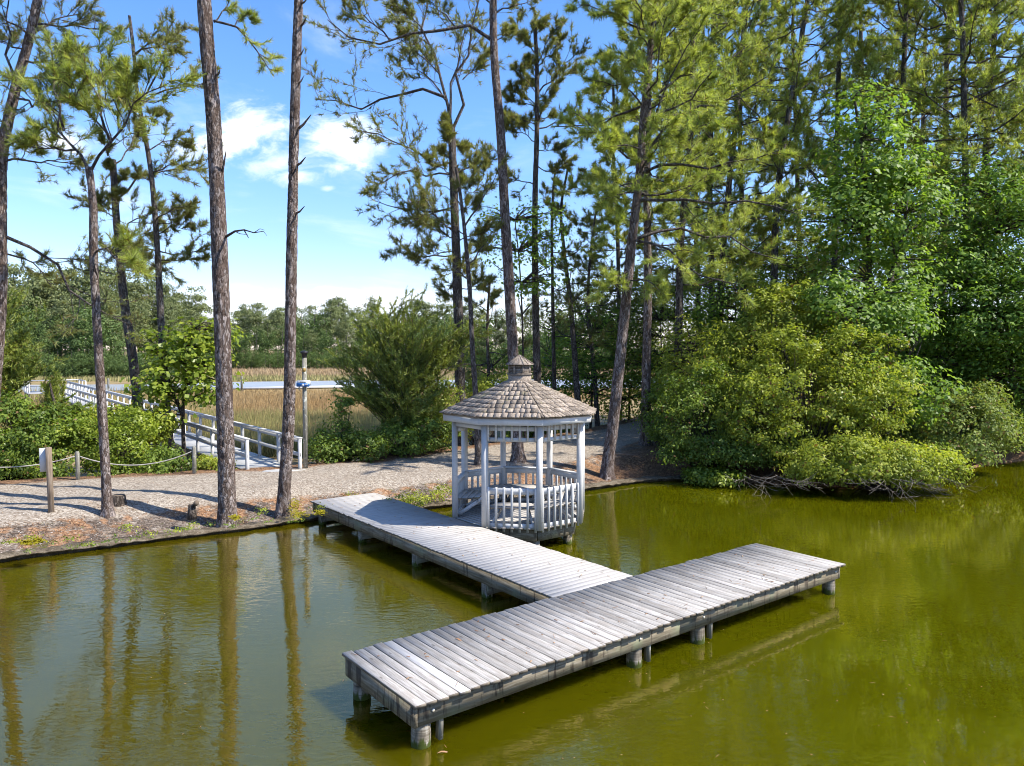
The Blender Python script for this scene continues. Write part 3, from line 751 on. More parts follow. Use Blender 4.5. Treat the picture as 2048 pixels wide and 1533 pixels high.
# ------------------------------------------------------------------ boardwalk over the marsh
nR, nL = gp(603, 938, .55), gp(494, 941, .55)
fR = gp(136, 763, 1.58); fR[2] = .55
bd = (fR-nR); BL = np.linalg.norm(bd); bd /= BL; bs_ = np.cross(U3, bd)     # left of travel
BW = float((nL-nR)@bs_); off = float((nL-nR)@bd)
walk = thing('boardwalk', nR, 'long white railed boardwalk running out across the marsh', 'boardwalk')
bpm = chamfer_board('deck_board', BW+.08, .142, .036, M['white_rail'])
ang = math.atan2(bs_[1], bs_[0])
for i in range(110):
    link('deck_board', bpm, walk, bd*(-.2+.147*i)+bs_*BW/2-U3*.02, (0, 0, ang))
m = MB()
for i in range(110, int(BL/.147)): m.box(nR+bd*(-.2+.147*i)+bs_*BW/2-U3*.02, (BW+.08, .14, .036), (bs_, bd, U3))
o = m.part('deck_board', M['white_rail'], walk); o['kind'] = 'stuff'
for sd, s0 in ((0.03, 0), (BW-.03, max(off, 0))):
    q0 = nR+bs_*sd
    MB().bar(q0+bd*s0+U3*1.02, q0+bd*BL+U3*1.02, .15, .045).part('hand_rail', M['white_rail'], walk)
    MB().bar(q0+bd*s0+U3*.93, q0+bd*BL+U3*.93, .04, .12).part('top_stringer', M['white_rail'], walk)
    MB().bar(q0+bd*s0+U3*.47, q0+bd*BL+U3*.47, .04, .12).part('mid_rail', M['white_rail'], walk)
    MB().bar(q0+bd*s0-U3*.17, q0+bd*BL-U3*.17, .05, .25).part('stringer', M['beam'], walk)
    s_ = s0+.05; 
    while s_ < BL:
        MB().box(q0+bd*s_+U3*.02, (.1, .1, 1.95), (bd, bs_, U3)).part('rail_post', M['white_rail'], walk)
        s_ += 1.95
# pier head where the boardwalk ends
ph = nR+bd*(BL+2.2)+bs_*BW/2
mb = MB().box(ph-U3*.02, (4.4, 4.6, .05), (bd, bs_, U3)); mb.part('pier_head_deck', M['white_rail'], walk)
for sx, sy in ((-2, 2.2), (2, 2.2), (2, -2.2), (-2, -2.2), (0, 2.2), (0, -2.2), (2, 0)):
    MB().box(ph+bd*sx+bs_*sy+U3*.0, (.1, .1, 2.0), (bd, bs_, U3)).part('rail_post', M['white_rail'], walk)
for a, b in (((-2, 2.2), (2, 2.2)), ((2, 2.2), (2, -2.2)), ((2, -2.2), (-2, -2.2))):
    for z in (1.0, .5): MB().bar(ph+bd*a[0]+bs_*a[1]+U3*z, ph+bd*b[0]+bs_*b[1]+U3*z, .06, .1).part('hand_rail', M['white_rail'], walk)

# ------------------------------------------------------------------ posts, rope, sign, dispenser pole, stumps
def on_ground(px, py):
    z = .45
    for _ in range(8): p = gp(px, py, z); z = gz(p[0], p[1])
    return gp(px, py, z)
p = on_ground(103, 1034)
sp_ = thing('sign_post', p, 'square bare timber sign post with pale panel seen from behind on the gravel', 'sign post')
h_ = at(97, 895, p[1])[2]-p[2]
a_ = .55; ax_ = np.array([[math.cos(a_), math.sin(a_), 0], [-math.sin(a_), math.cos(a_), 0], [0, 0, 1]]); lean = at(97, 895, p[1])-p; lean = lean/np.linalg.norm(lean)
V = []
for z, k_ in ((-.3, 1), (h_-.02, 1), (h_, .8)):
    for sx, sy in ((-1, -1), (1, -1), (1, 1), (-1, 1)): V.append(p+lean*z+(ax_[0]*sx+ax_[1]*sy)*.068*k_)
MB().add(V, [(3, 2, 1, 0), (8, 9, 10, 11)]+[(r*4+i, r*4+(i+1) % 4, r*4+4+(i+1) % 4, r*4+4+i) for r in (0, 1) for i in range(4)]).part('post', M['post'], sp_)
MB().box(p+lean*(h_-.31)+ax_[1]*.085-ax_[0]*.09, (.22, .018, .58), (ax_[0], ax_[1], lean)).part('sign_panel', M['sign_panel'], sp_)
rp = []
for i, (bx, by, tx, ty, lab) in enumerate(((156, 960, 154, 903, 'grey lichened rope post just right of the sign post'), (389, 947, 388, 893, 'grey-green rope post beside the boardwalk entrance'), (-95, 978, -97, 918, 'rope post past the left end of the path'))):
    q_ = on_ground(bx, by); hh = at(tx, ty, q_[1])[2]-q_[2]
    m = MB(); V = []
    for z, k_ in ((-.3, 1), (hh-.05, 1), (hh, .6)):
        for j in range(8): V.append(q_+np.array([math.cos(j*math.pi/4+.3)*.062*k_, math.sin(j*math.pi/4+.3)*.062*k_, z]))
    m.add(V, [tuple(range(7, -1, -1)), tuple(range(16, 24))]+[(r*8+j, r*8+(j+1) % 8, r*8+8+(j+1) % 8, r*8+8+j) for r in (0, 1) for j in range(8)])
    m.top('rope_post', M['post_grey'], lab, 'post', 'rope posts behind the gravel path'); rp.append(q_+U3*(hh-.13))
def tube_mesh(pts, rad, sides=6):
    pts = np.asarray(pts, float); n = len(pts); V = []; F = []
    for i in range(n):
        tg = pts[min(i+1, n-1)]-pts[max(i-1, 0)]; tg /= np.linalg.norm(tg); rf = np.array([0, 0, 1.]) if abs(tg[2]) < .9 else np.array([1., 0, 0])
        a = np.cross(tg, rf); a /= np.linalg.norm(a); b = np.cross(tg, a); r_ = rad[i] if hasattr(rad, '__len__') else rad
        for j in range(sides): V.append(pts[i]+(a*math.cos(2*math.pi*j/sides)+b*math.sin(2*math.pi*j/sides))*r_)
    for i in range(n-1):
        for j in range(sides): F.append((i*sides+j, i*sides+(j+1) % sides, (i+1)*sides+(j+1) % sides, (i+1)*sides+j))
    F += [tuple(range(sides-1, -1, -1)), tuple((n-1)*sides+j for j in range(sides))]
    return V, F
def rope(a, b, sag, label):
    pts = [a+(b-a)*t_-U3*sag*4*t_*(1-t_) for t_ in np.linspace(0, 1, 24)]
    MB().add(*tube_mesh(pts, .017)).top('rope', M['rope'], label, 'rope', 'rope strung between posts', smooth=True)
rope(rp[0], rp[1], .38, 'sagging pale rope in front of bushes between two grey posts')
rope(rp[2], rp[0], .22, 'pale rope running out of view past the sign post')
q_ = on_ground(609, 938)+np.array([.0, .15, 0])
pole = thing('dispenser_pole', q_, 'tall grey square pole with dark lamp cap and blue-labelled box by the boardwalk', 'pole')
ht = at(604, 707, q_[1])[2]-q_[2]; d_ = q_[1]/FPX
MB().box(q_+U3*(ht-.2)/2, (.125, .125, ht-.1)).part('post', M['post_grey'], pole)
MB().lathe(q_+U3*(ht-.15), [(.06, 0), (.085, .03), (.085, .13), (.14, .16), (.13, .2), (.02, .24)], 8).part('lamp_cap', M['black'], pole)
zb_ = at(606, 740, q_[1])[2]-q_[2]
MB().lathe(q_+np.array([.02, -.13, zb_-.07]), [(.015, 0), (.05, .02), (.07, .07), (.05, .12), (.015, .14)], 12).part('ball', M['brass'], pole, True)
zc = at(606, 768, q_[1])[2]-q_[2]
box = MB().box(q_+np.array([.0, -.13, zc+.03]), (.42, .14, .16)).part('box', M['white_plastic'], pole)
MB().box(q_+np.array([.0, -.205, zc-.03]), (.43, .012, .12)).part('blue_label', M['blue'], box)
m = MB().lathe((0, 0, 0), [(.042, 0), (.042, .006)], 12); me_ = make_mesh('emblem', m.V, m.F, M['white_plastic'])
link('emblem', me_, box, (.0, -.212, zc-.03), (math.pi/2, 0, 0))
for dx in (.09, .12, .15): MB().box(q_+np.array([dx, -.213, zc-.015]), (.018, .004, .04)).part('letter_mark', M['white_plastic'], box)
MB().box(q_+np.array([.0, -.205, zc+.07]), (.2, .012, .03)).part('slot', M['black'], box)
def stump(px, py, r, h, label, knob=False):
    b = on_ground(px, py); rg = random.Random(int(px)); prof = [(r*1.35, -.15), (r*1.2, 0), (r*1.02, h*.4), (r, h*.9), (r*.9, h)]
    s_ = thing('tree_stump', b, label, 'stump', 'old stumps on the bank')
    MB().lathe(b, prof, 14, rg).part('trunk', M['bark_dark'], s_)
    MB().lathe(b+U3*h, [(r*.88, 0), (r*.84, .012)], 14).part('cut_face', M['endgrain'], s_)
    if knob: MB().lathe(b+np.array([r*1.5, -.05, h-.02]), [(.02, 0), (.06, .03), (.07, .08), (.03, .13)], 10, rg).part('knob', M['endgrain'], s_, True)
stump(237, 1008, .17, .22, 'wide low dark stump just right of the slim pine'); stump(384, 1026, .085, .2, 'small dark stump with a knob left of the thick pine', True)

# ------------------------------------------------------------------ vegetation generators
def unit(a): return a/np.maximum(np.linalg.norm(a, axis=-1, keepdims=True), 1e-9)
def tubes(P, Rr, s):
    """P (N,M,3) polylines, Rr (N,M) radii -> vertices and quad loops"""
    N, Mm, _ = P.shape
    T = np.empty_like(P); T[:, 1:-1] = P[:, 2:]-P[:, :-2]; T[:, 0] = P[:, 1]-P[:, 0]; T[:, -1] = P[:, -1]-P[:, -2]; T = unit(T)
    ref = np.where(np.abs(T.mean(1, keepdims=True)[..., 2:3]) > .8, np.array([1., .13, 0]), np.array([.05, .1, 1.])); ref = np.broadcast_to(ref, T.shape)
    a = unit(np.cross(T, ref)); b = np.cross(T, a)
    th = np.arange(s)*2*np.pi/s
    V = P[:, :, None, :] + Rr[:, :, None, None]*(a[:, :, None, :]*np.cos(th)[None, None, :, None] + b[:, :, None, :]*np.sin(th)[None, None, :, None])
    ix = np.arange(N*Mm*s).reshape(N, Mm, s); jx = np.roll(ix, -1, axis=2)
    Q = np.stack([ix[:, :-1], jx[:, :-1], jx[:, 1:], ix[:, 1:]], -1).reshape(-1, 4)
    return V.reshape(-1, 3), Q
def interp(P, t):
    """P (N,M,3), t (N,K) in 0..1 -> points and tangents (N,K,3)"""
    Mm = P.shape[1]; f = np.clip(t, 0, .9999)*(Mm-1); i = f.astype(int); fr = (f-i)[..., None]
    n = np.arange(P.shape[0])[:, None]; a = P[n, i]; b = P[n, i+1]
    return a+(b-a)*fr, unit(b-a)
def children(rg, P, k, t0, t1, lenr, spread, up, Mm=4, flat_=.5, curve=.25, taper=True):
    N = P.shape[0]
    tt = t0+(t1-t0)*(np.arange(k)[None]+rg.random((N, k)))/k
    o_, tg = interp(P, tt); L0 = np.linalg.norm(P[:, -1]-P[:, 0], axis=1)[:, None]
    rnd = rg.normal(size=(N, k, 3)); rnd[..., 2] *= flat_
    side = unit(rnd-(rnd*tg).sum(-1, keepdims=True)*tg)
    ang_ = spread*(.65+.7*rg.random((N, k, 1)))
    D = unit(tg*np.cos(ang_)+side*np.sin(ang_)+np.array([0, 0, up]))
    L = L0*lenr*(.6+.8*rg.random((N, k)))*((1.15-.7*tt) if taper else 1)
    out = np.empty((N, k, Mm, 3)); out[:, :, 0] = o_; cur = D
    for m_ in range(1, Mm):
        out[:, :, m_] = out[:, :, m_-1]+cur*(L/(Mm-1))[..., None]
        cur = unit(cur+np.array([0, 0, up*.8])+rg.normal(size=cur.shape)*curve)
    return out.reshape(N*k, Mm, 3)
def needles(rg, Pt, D, k, ln, wd):
    T = len(Pt)
    d = unit(D[:, None]*.85+rg.normal(size=(T, k, 3))*.62+np.array([0, 0, .12]))
    L = ln*(.65+.6*rg.random((T, k, 1)))
    b = Pt[:, None]-D[:, None]*rg.random((T, k, 1))*ln*.75
    wv = unit(np.cross(d, rg.normal(size=(T, k, 3))))*wd
    V = np.stack([b-wv, b+wv, b+d*L], 2).reshape(-1, 3)
    return V
def leaves(rg, Pt, Nm, size, fold=.25, aspect=.55):
    n = len(Pt); Nm = unit(Nm)
    d = unit(np.cross(Nm, rg.normal(size=(n, 3)))); s_ = np.cross(Nm, d); L = size*(.6+.8*rg.random((n, 1)))
    V = np.stack([Pt-d*L*.5, Pt+s_*L*aspect*.5+Nm*L*fold*.5-d*L*.08, Pt+d*L*.5-Nm*L*.1, Pt-s_*L*aspect*.5+Nm*L*fold*.5-d*L*.08], 1)
    return V.reshape(-1, 3)
def tri_part(name, V, n, mat, parent):
    cnt = len(V)//n
    return part(name, V, None, mat, parent, loops=np.arange(len(V)), counts=np.full(cnt, n))
def densify(pts, n):
    pts = np.asarray(pts, float); d = np.r_[0, np.cumsum(np.linalg.norm(np.diff(pts, axis=0), axis=1))]
    # smooth Catmull-like through cubic hermite
    m_ = np.gradient(pts, d, axis=0); x = np.linspace(0, d[-1], n); i = np.clip(np.searchsorted(d, x)-1, 0, len(d)-2)
    h = (d[i+1]-d[i])[:, None]; tt = ((x-d[i])[:, None])/h
    h00 = 2*tt**3-3*tt**2+1; h10 = tt**3-2*tt**2+tt; h01 = -2*tt**3+3*tt**2; h11 = tt**3-tt**2
    return h00*pts[i]+h10*h*m_[i]+h01*pts[i+1]+h11*h*m_[i+1]
def seed_phase(P): return float(P[0, 0]*7.3)
def bark_trunk(P, r0, r1, rg, sides, rough, flare=.62):
    n = len(P); hh = np.linspace(0, 1, n); L = np.linalg.norm(np.diff(P, axis=0), axis=1).sum()
    rad = r0+(r1-r0)*hh**.85; rad = rad*(1+flare*np.exp(-hh*L/.22))
    T = np.gradient(P, axis=0); T = unit(T); a = unit(np.cross(T, np.array([.1, 1, .05]))); b = np.cross(T, a)
    th = np.arange(sides)*2*np.pi/sides; z = hh*L
    TT, ZZ = np.meshgrid(th, z); base = r0*TT
    q_ = np.stack([(base*7).ravel(), (ZZ*2.6).ravel()], 1)
    def per(s, sd): return (vnoise(np.stack([(np.cos(TT)*r0*s).ravel()+50, (ZZ*s*.38+np.sin(TT)*r0*s*1.3).ravel()+80], 1), 1, sd)).reshape(TT.shape)
    n1 = per(17, 5); n2 = per(34, 6); plate = np.abs(n1-.5)*2
    rr = rad[:, None]*(1+(per(3, 7)-.5)*.12) + rough*(ss(plate, .05, .35)-.6) + rough*.6*(n2-.5)
    rr *= 1+.16*np.exp(-ZZ/.22)*np.cos(5*TT+seed_phase(P))
    V = P[:, None, :]+rr[..., None]*(a[:, None]*np.cos(th)[None, :, None]+b[:, None]*np.sin(th)[None, :, None])
    ix = np.arange(n*sides).reshape(n, sides); jx = np.roll(ix, -1, 1)
    Q = np.stack([ix[:-1], jx[:-1], jx[1:], ix[1:]], -1).reshape(-1, 4)
    return V.reshape(-1, 3), Q, rad
def seed_rng(s): return np.random.default_rng(s)

def pine(label, trunk, Y, r0, r1, guides=(), auto=None, seed=1, bark='bark', leaf='pine', stubs=(), sec=6, twg=4, ndl=20, nlen=.17, nwid=.0075, sides=14, ring=.12, rough=.0,
         group='tall pines on the near bank', depth=0.0, base=None, name='pine_tree', sec_len=.42, twg_len=.42, limbs_up=.18, tips=True, extra_top=None):
    """trunk: photo points base to top; guides: photo polylines of limbs (dy = depth they reach); auto: dict(n,t0,t1,len,el)"""
    rg = seed_rng(seed)
    pts = [at(x, y, Y+depth*i/max(1, len(trunk)-1)) for i, (x, y) in enumerate(trunk)]
    if extra_top: 
        for dx, dz in extra_top: pts.append(pts[-1]+np.array([dx, rg.uniform(-.3, .3), dz]))
    b = pts[0].copy(); zg = gz(b[0], b[1])
    if b[2] > zg: b = np.array([b[0]+(b[0]-pts[1][0])*(b[2]-zg)/max(.1, pts[1][2]-b[2]), b[1], zg-.1]); pts.insert(0, b)
    else: pts[0] = np.array([b[0], b[1], min(b[2], zg-.1)])
    L = sum(np.linalg.norm(pts[i+1]-pts[i]) for i in range(len(pts)-1))
    P = densify(pts, max(8, int(L/ring)))
    tr = thing(name, (P[0][0], P[0][1], zg), label, 'tree', group)
    V, Q, rad = bark_trunk(P, r0, r1, rg, sides, rough)
    Vs = [V]; Qs = [Q]; nv = len(V)
    for (sx, sy, ex, ey, w_) in stubs:      # broken dead stubs on the trunk
        a = at(sx, sy, Y); e_ = at(ex, ey, Y-.25); mid = (a+e_)/2+np.array([0, 0, -.04])
        v_, q2 = tubes(np.stack([a, mid, e_])[None], np.array([[w_, w_*.8, w_*.3]]), 6); Vs.append(v_); Qs.append(q2+nv); nv += len(v_)
    part('trunk', np.concatenate(Vs), None, M[bark], tr, True, loops=np.concatenate(Qs).ravel(), counts=np.full(sum(len(q_) for q_ in Qs), 4))
    prim = []
    for gd in guides:
        dy = gd[-1] if not hasattr(gd[-1], '__len__') else 0; pl = [g_ for g_ in gd if hasattr(g_, '__len__')]
        prim.append((densify([at(x, y, Y+depth*.5+dy*i/(len(pl)-1)) for i, (x, y) in enumerate(pl)], 7), 1.0))
    if auto:
        n = auto['n']; t0, t1 = auto['t0'], auto['t1']
        for i in range(n):
            tt = t0+(t1-t0)*(i+rg.random())/n
            o_ = P[min(len(P)-1, int(tt*(len(P)-1)))]
            az = i*2.399+rg.uniform(-.5, .5)
            if 'az' in auto: az = auto['az'][0]+(auto['az'][1]-auto['az'][0])*rg.random()
            u_ = (tt-t0)/(t1-t0); prof = auto.get('prof', lambda u: (1-.75*u**1.6)*(.75+.25*min(1, u*4)))
            Lb = auto['len']*prof(u_)*rg.uniform(.65, 1.2); el = auto['el'][0]+(auto['el'][1]-auto['el'][0])*u_+rg.uniform(-.2, .2)
            d = np.array([math.cos(az)*math.cos(el), math.sin(az)*math.cos(el), math.sin(el)]); pl = [o_]
            for _ in range(6):
                pl.append(pl[-1]+d*Lb/6); d = unit(d+np.array([0, 0, limbs_up*.5])+rg.normal(size=3)*.16)
            prim.append((np.array(pl), .8))
    if not prim: return tr
    P0 = np.stack([p_[0] for p_ in prim]); L0 = np.linalg.norm(P0[:, -1]-P0[:, 0], axis=1)
    rb = np.clip(.010*L0+.010, .015, max(.022, r1*.8))
    P0[:, 1:-1] += rg.normal(size=P0[:, 1:-1].shape)*(.018*L0)[:, None, None]
    Vt, Qt = tubes(P0, rb[:, None]*np.linspace(1, .25, 7)[None], 7)
    P1 = children(rg, P0, sec, .22, 1.0, sec_len, .85, limbs_up, 5, .45)
    P2 = children(rg, P1, twg, .25, 1.0, twg_len, .75, limbs_up*1.1, 3, .6)
    v1, q1 = tubes(P1, np.broadcast_to(np.linspace(.013, .006, 5), (len(P1), 5)), 4)
    v2, q2 = tubes(P2[:, [0, 2]], np.broadcast_to(np.array([.007, .004]), (len(P2), 2)), 3)
    nv = len(Vt); LV = np.concatenate([Vt, v1, v2]); LQ = np.concatenate([Qt, q1+nv, q2+nv+len(v1)])
    part('limbs', LV, None, M['bark_grey' if bark != 'bark_dark' else bark], tr, True, loops=LQ.ravel(), counts=np.full(len(LQ), 4))
    ends = np.concatenate([P2[:, -1], P2[:, 1], P1[:, -1], P1[:, 3], P1[:, 2], P0[:, -1]]); dirs = unit(np.concatenate([P2[:, -1]-P2[:, 0], P2[:, 2]-P2[:, 0], P1[:, -1]-P1[:, -2], P1[:, 4]-P1[:, 3], P1[:, 3]-P1[:, 2], P0[:, -1]-P0[:, -2]]))
    keep = rg.random(len(ends)) < .93
    NV = needles(rg, ends[keep], dirs[keep], ndl, nlen, nwid)
    tri_part('crown', NV, 3, M[leaf], tr)
    return tr

def leafy(label, lobes, n_cl, per, size, leaf, seed, stems=(), name='shrub', cat='shrub', group=None, bark='bark_dark', cl_r=.32, shell=.5, base=None, up=.9, aspect=.55, limb=True, gap=.0, flatten=.6, stemr=.03, lift=0.):
    """lobes: [(centre, radii)] in world space; clumps of leaves through the lobes, with limbs reaching them"""
    rg = seed_rng(seed); vol = np.array([np.prod(r_)**(2/3) for _, r_ in lobes]); pk = rg.choice(len(lobes), n_cl, p=vol/vol.sum())
    ce = np.array([l[0] for l in lobes])[pk]; rr = np.array([l[1] for l in lobes], float)[pk]
    dv = unit(rg.normal(size=(n_cl, 3))); rad = shell+(1-shell)*rg.random((n_cl, 1))**.6
    rad *= (.72+.56*vnoise(np.column_stack([dv[:, 0]*3+dv[:, 2]*2+7, dv[:, 1]*3+11]), 1.7, seed))[:, None]
    cl = ce+dv*rr*rad
    if base is None: base = np.array([ce[:, 0].mean(), ce[:, 1].mean(), 0])
    zg = gz(base[0], base[1]); base = np.array([base[0], base[1], max(zg, -.02)])
    lowest = max(base[2]+.05, .08)+lift; cl = cl[cl[:, 2] > lowest-.9] if lift else cl; n_cl = len(cl); dv = dv[:n_cl] if not lift else unit(cl-np.array([ce[:, 0].mean(), ce[:, 1].mean(), ce[:, 2].mean()])); cl[:, 2] = np.maximum(cl[:, 2], lowest+rg.random(n_cl)*(.3+lift*.8))
    tr = thing(name, base, label, cat, group)
    nl = len(cl)*per
    off_ = rg.normal(size=(n_cl, per, 3))*np.array([1, 1, flatten])*cl_r*(.55+.5*rg.random((n_cl, 1, 1)))
    pt = (cl[:, None]+off_).reshape(-1, 3); pt[:, 2] = np.maximum(pt[:, 2], .05)
    nm = (unit(off_)*.75+dv[:, None]*.45+np.array([0, 0, up])+rg.normal(size=off_.shape)*.4).reshape(-1, 3)
    tri_part('crown' if cat == 'tree' else 'foliage', leaves(rg, pt, nm, size*(.75+.5*rg.random((nl, 1))), aspect=aspect), 4, M[leaf], tr)
    limb_keep = .75 if cat == 'tree' else .45
    if limb:
        roots = np.array([base+np.array([rg.uniform(-.25, .25), rg.uniform(-.25, .25), -.1]) for _ in range(n_cl)]) if not len(stems) else None
        if roots is None:
            tk = np.stack([densify(np.array(s_), 8) for s_ in stems]); V, Q = tubes(tk, np.broadcast_to(np.linspace(stemr, stemr*.35, 8), (len(tk), 8)), 8)
            part('trunk' if cat == 'tree' else 'stems', V, None, M[bark], tr, True, loops=Q.ravel(), counts=np.full(len(Q), 4))
            allp = tk.reshape(-1, 3); hi_ = allp[:, 2] > base[2]+.25*(allp[:, 2].max()-base[2]); cand = allp[hi_]
            dd = np.linalg.norm(cl[:, None]-cand[None], axis=2)+np.maximum(0, cand[None, :, 2]-cl[:, None, 2])*1.5; roots = cand[np.argmin(dd, 1)]
        mid = roots*.45+cl*.55+np.column_stack([rg.normal(size=(n_cl, 2))*.12, rg.random(n_cl)*.25])
        sel = rg.random(n_cl) < limb_keep
        V, Q = tubes(np.stack([roots, mid, cl], 1)[sel], np.broadcast_to(np.array([.022, .013, .005])*min(1.6, max(.6, stemr/.03)), (int(sel.sum()), 3)), 4)
        part('limbs', V, None, M[bark], tr, True, loops=Q.ravel(), counts=np.full(len(Q), 4))
    return tr
def lobe(px, py, Y, rx, ry, dy=None):      # centre in the photo, radii in photo pixels at that distance
    k = Y/FPX; c_ = at(px, py, Y); return (c_, (rx*k, (dy if dy else (rx+ry)/2*k), ry*k))

# ------------------------------------------------------------------ far tree line across the marsh
def far_variant(i, h, kind):
    rg = seed_rng(900+i); V = []; Qs = []
    tr = thing('far_tree', (0, 0, 0), None, 'tree', 'trees of the far wood across the marsh')
    lean = rg.normal(size=2)*.03*h; tk = np.array([[0, 0, 0], [lean[0]*.4, lean[1]*.4, h*.5], [lean[0], lean[1], h*.95]])
    v, q = tubes(densify(tk, 6)[None], np.linspace(.2, .06, 6)[None], 6)
    part('trunk', v, None, M['bark_grey'], tr, True, loops=q.ravel(), counts=np.full(len(q), 4))
    if kind == 'pine':
        nc = 40; hh = .40+.60*rg.random(nc)**.8; prof = np.sin(np.clip((hh-.34)/.70, 0, 1)*np.pi)**.6*h*(.13+.05*rg.random(nc))+.3
        az = rg.random(nc)*6.283; rr = prof*np.sqrt(rg.random(nc))
        cl = np.column_stack([np.cos(az)*rr+lean[0]*hh, np.sin(az)*rr+lean[1]*hh, hh*h]); per, cr, sz, fl = 68, .085*h*.5, .36, .45
    elif kind == 'low':
        nc = 70; dv = unit(rg.normal(size=(nc, 3))); cl = dv*np.array([.5*h, .4*h, .5*h])*(.5+.5*rg.random((nc, 1)))+np.array([0, 0, .42*h]); per, cr, sz, fl = 60, .12*h*.5, .55, .7
    else:
        nc = 60; dv = unit(rg.normal(size=(nc, 3))); cl = dv*np.array([.30*h, .30*h, .48*h])*(.5+.5*rg.random((nc, 1)))+np.array([0, 0, .48*h]); per, cr, sz, fl = 60, .1*h*.5, .42, .7
    off_ = rg.normal(size=(nc, per, 3))*np.array([1, 1, fl])*cr
    pt = (cl[:, None]+off_).reshape(-1, 3); pt[:, 2] = np.maximum(pt[:, 2], .1)
    nm = (off_+np.array([0, 0, .6*cr])+rg.normal(size=off_.shape)*.4*cr).reshape(-1, 3)
    tri_part('crown', leaves(rg, pt, nm, sz, aspect=.6), 4, M['far_pine' if kind == 'pine' else 'far_leaf'], tr)
    return tr
def copy_tree(src, loc, rz, s, label=None, group=None):
    c = src.copy(); C.objects.link(c); c.location = loc; c.rotation_euler = (0, 0, rz); c.scale = (s, s, s)
    if label: c['label'] = label
    if group: c['group'] = group
    for ch in src.children:
        k = ch.copy(); C.objects.link(k); k.parent = c
    return c
fvar = [far_variant(i, 16, k) for i, k in enumerate(('pine', 'pine', 'pine', 'pine', 'leaf', 'leaf', 'low', 'low'))]
frng = random.Random(77); used = set()
FL = {'low': 'low rounded far bush ', 'pine': 'grey green far pine ', 'leaf': 'rounded bright green far tree '}
def put_far(px, Y, top, kinds, where):
    i = frng.choice(kinds); x = (px-1024)/FPX*Y
    h = at(px, top, Y)[2]+.35; s = max(.3, h/16.3); wid = s*frng.uniform(.8, 1.15)
    loc = (x, Y, -.4); rz = frng.uniform(0, 6.28)
    lab = FL['pine' if i < 4 else 'leaf' if i < 6 else 'low'] + where
    if i not in used: used.add(i); o = fvar[i]; o.location = loc; o.rotation_euler = (0, 0, rz); o.scale = (wid, wid, s); o['label'] = lab
    else: copy_tree(fvar[i], loc, rz, s, lab).scale = (wid, wid, s)
for row, (Y, n, lo, hi) in enumerate(((128, 30, 565, 660), (136, 26, 535, 620), (146, 24, 520, 575))):
    for j in range(n):
        px = -170+560*(j+frng.random())/n; k = max(0, (px-230)/160)
        top = frng.uniform(lo, hi)+45*min(1, k)
        put_far(px, Y+frng.uniform(-4, 6)+18*k, top, (0, 1, 2, 3, 3, 2) if row else (0, 1, 4, 5, 4, 2), ('at the front edge of the tall wood on the left', 'in the middle of the tall wood on the left', 'along the skyline of the tall wood on the left')[row])
for row, (Y, n, lo, hi) in enumerate(((188, 34, 630, 675), (197, 36, 608, 655), (208, 34, 592, 640))):
    for j in range(n):
        px = 330+640*(j+frng.random())/n
        put_far(px, Y+frng.uniform(-3, 4), frng.uniform(lo, hi), (0, 1, 2, 3, 4, 5) if row == 1 else (0, 1, 2, 3) if row else (4, 5, 4, 5, 1), ('at the foot of the wood across the creek', 'in the middle of the wood across the creek', 'on the skyline across the creek')[row])
for row, (Y, n, lo, hi) in enumerate(((170, 26, 630, 665), (182, 24, 600, 640))):
    for j in range(n):
        px = 960+1250*(j+frng.random())/n
        put_far(px, Y+frng.uniform(-4, 4), frng.uniform(lo, hi), (0, 1, 2, 4, 5), ('glimpsed low between the trunks right of the gazebo', 'glimpsed between the trunks behind the right wood')[row])

for px0, px1, Y, n, lo, hi, wh in ((-170, 360, 123, 30, 690, 712, 'along the foot of the tall wood on the left'), (330, 980, 183, 40, 690, 708, 'along the far marsh edge across the creek'), (960, 2200, 160, 56, 660, 700, 'behind the trunks of the right wood')):
    for j in range(n): put_far(px0+(px1-px0)*(j+frng.random())/n, Y+frng.uniform(-2, 3), frng.uniform(lo, hi), (6, 7), wh)

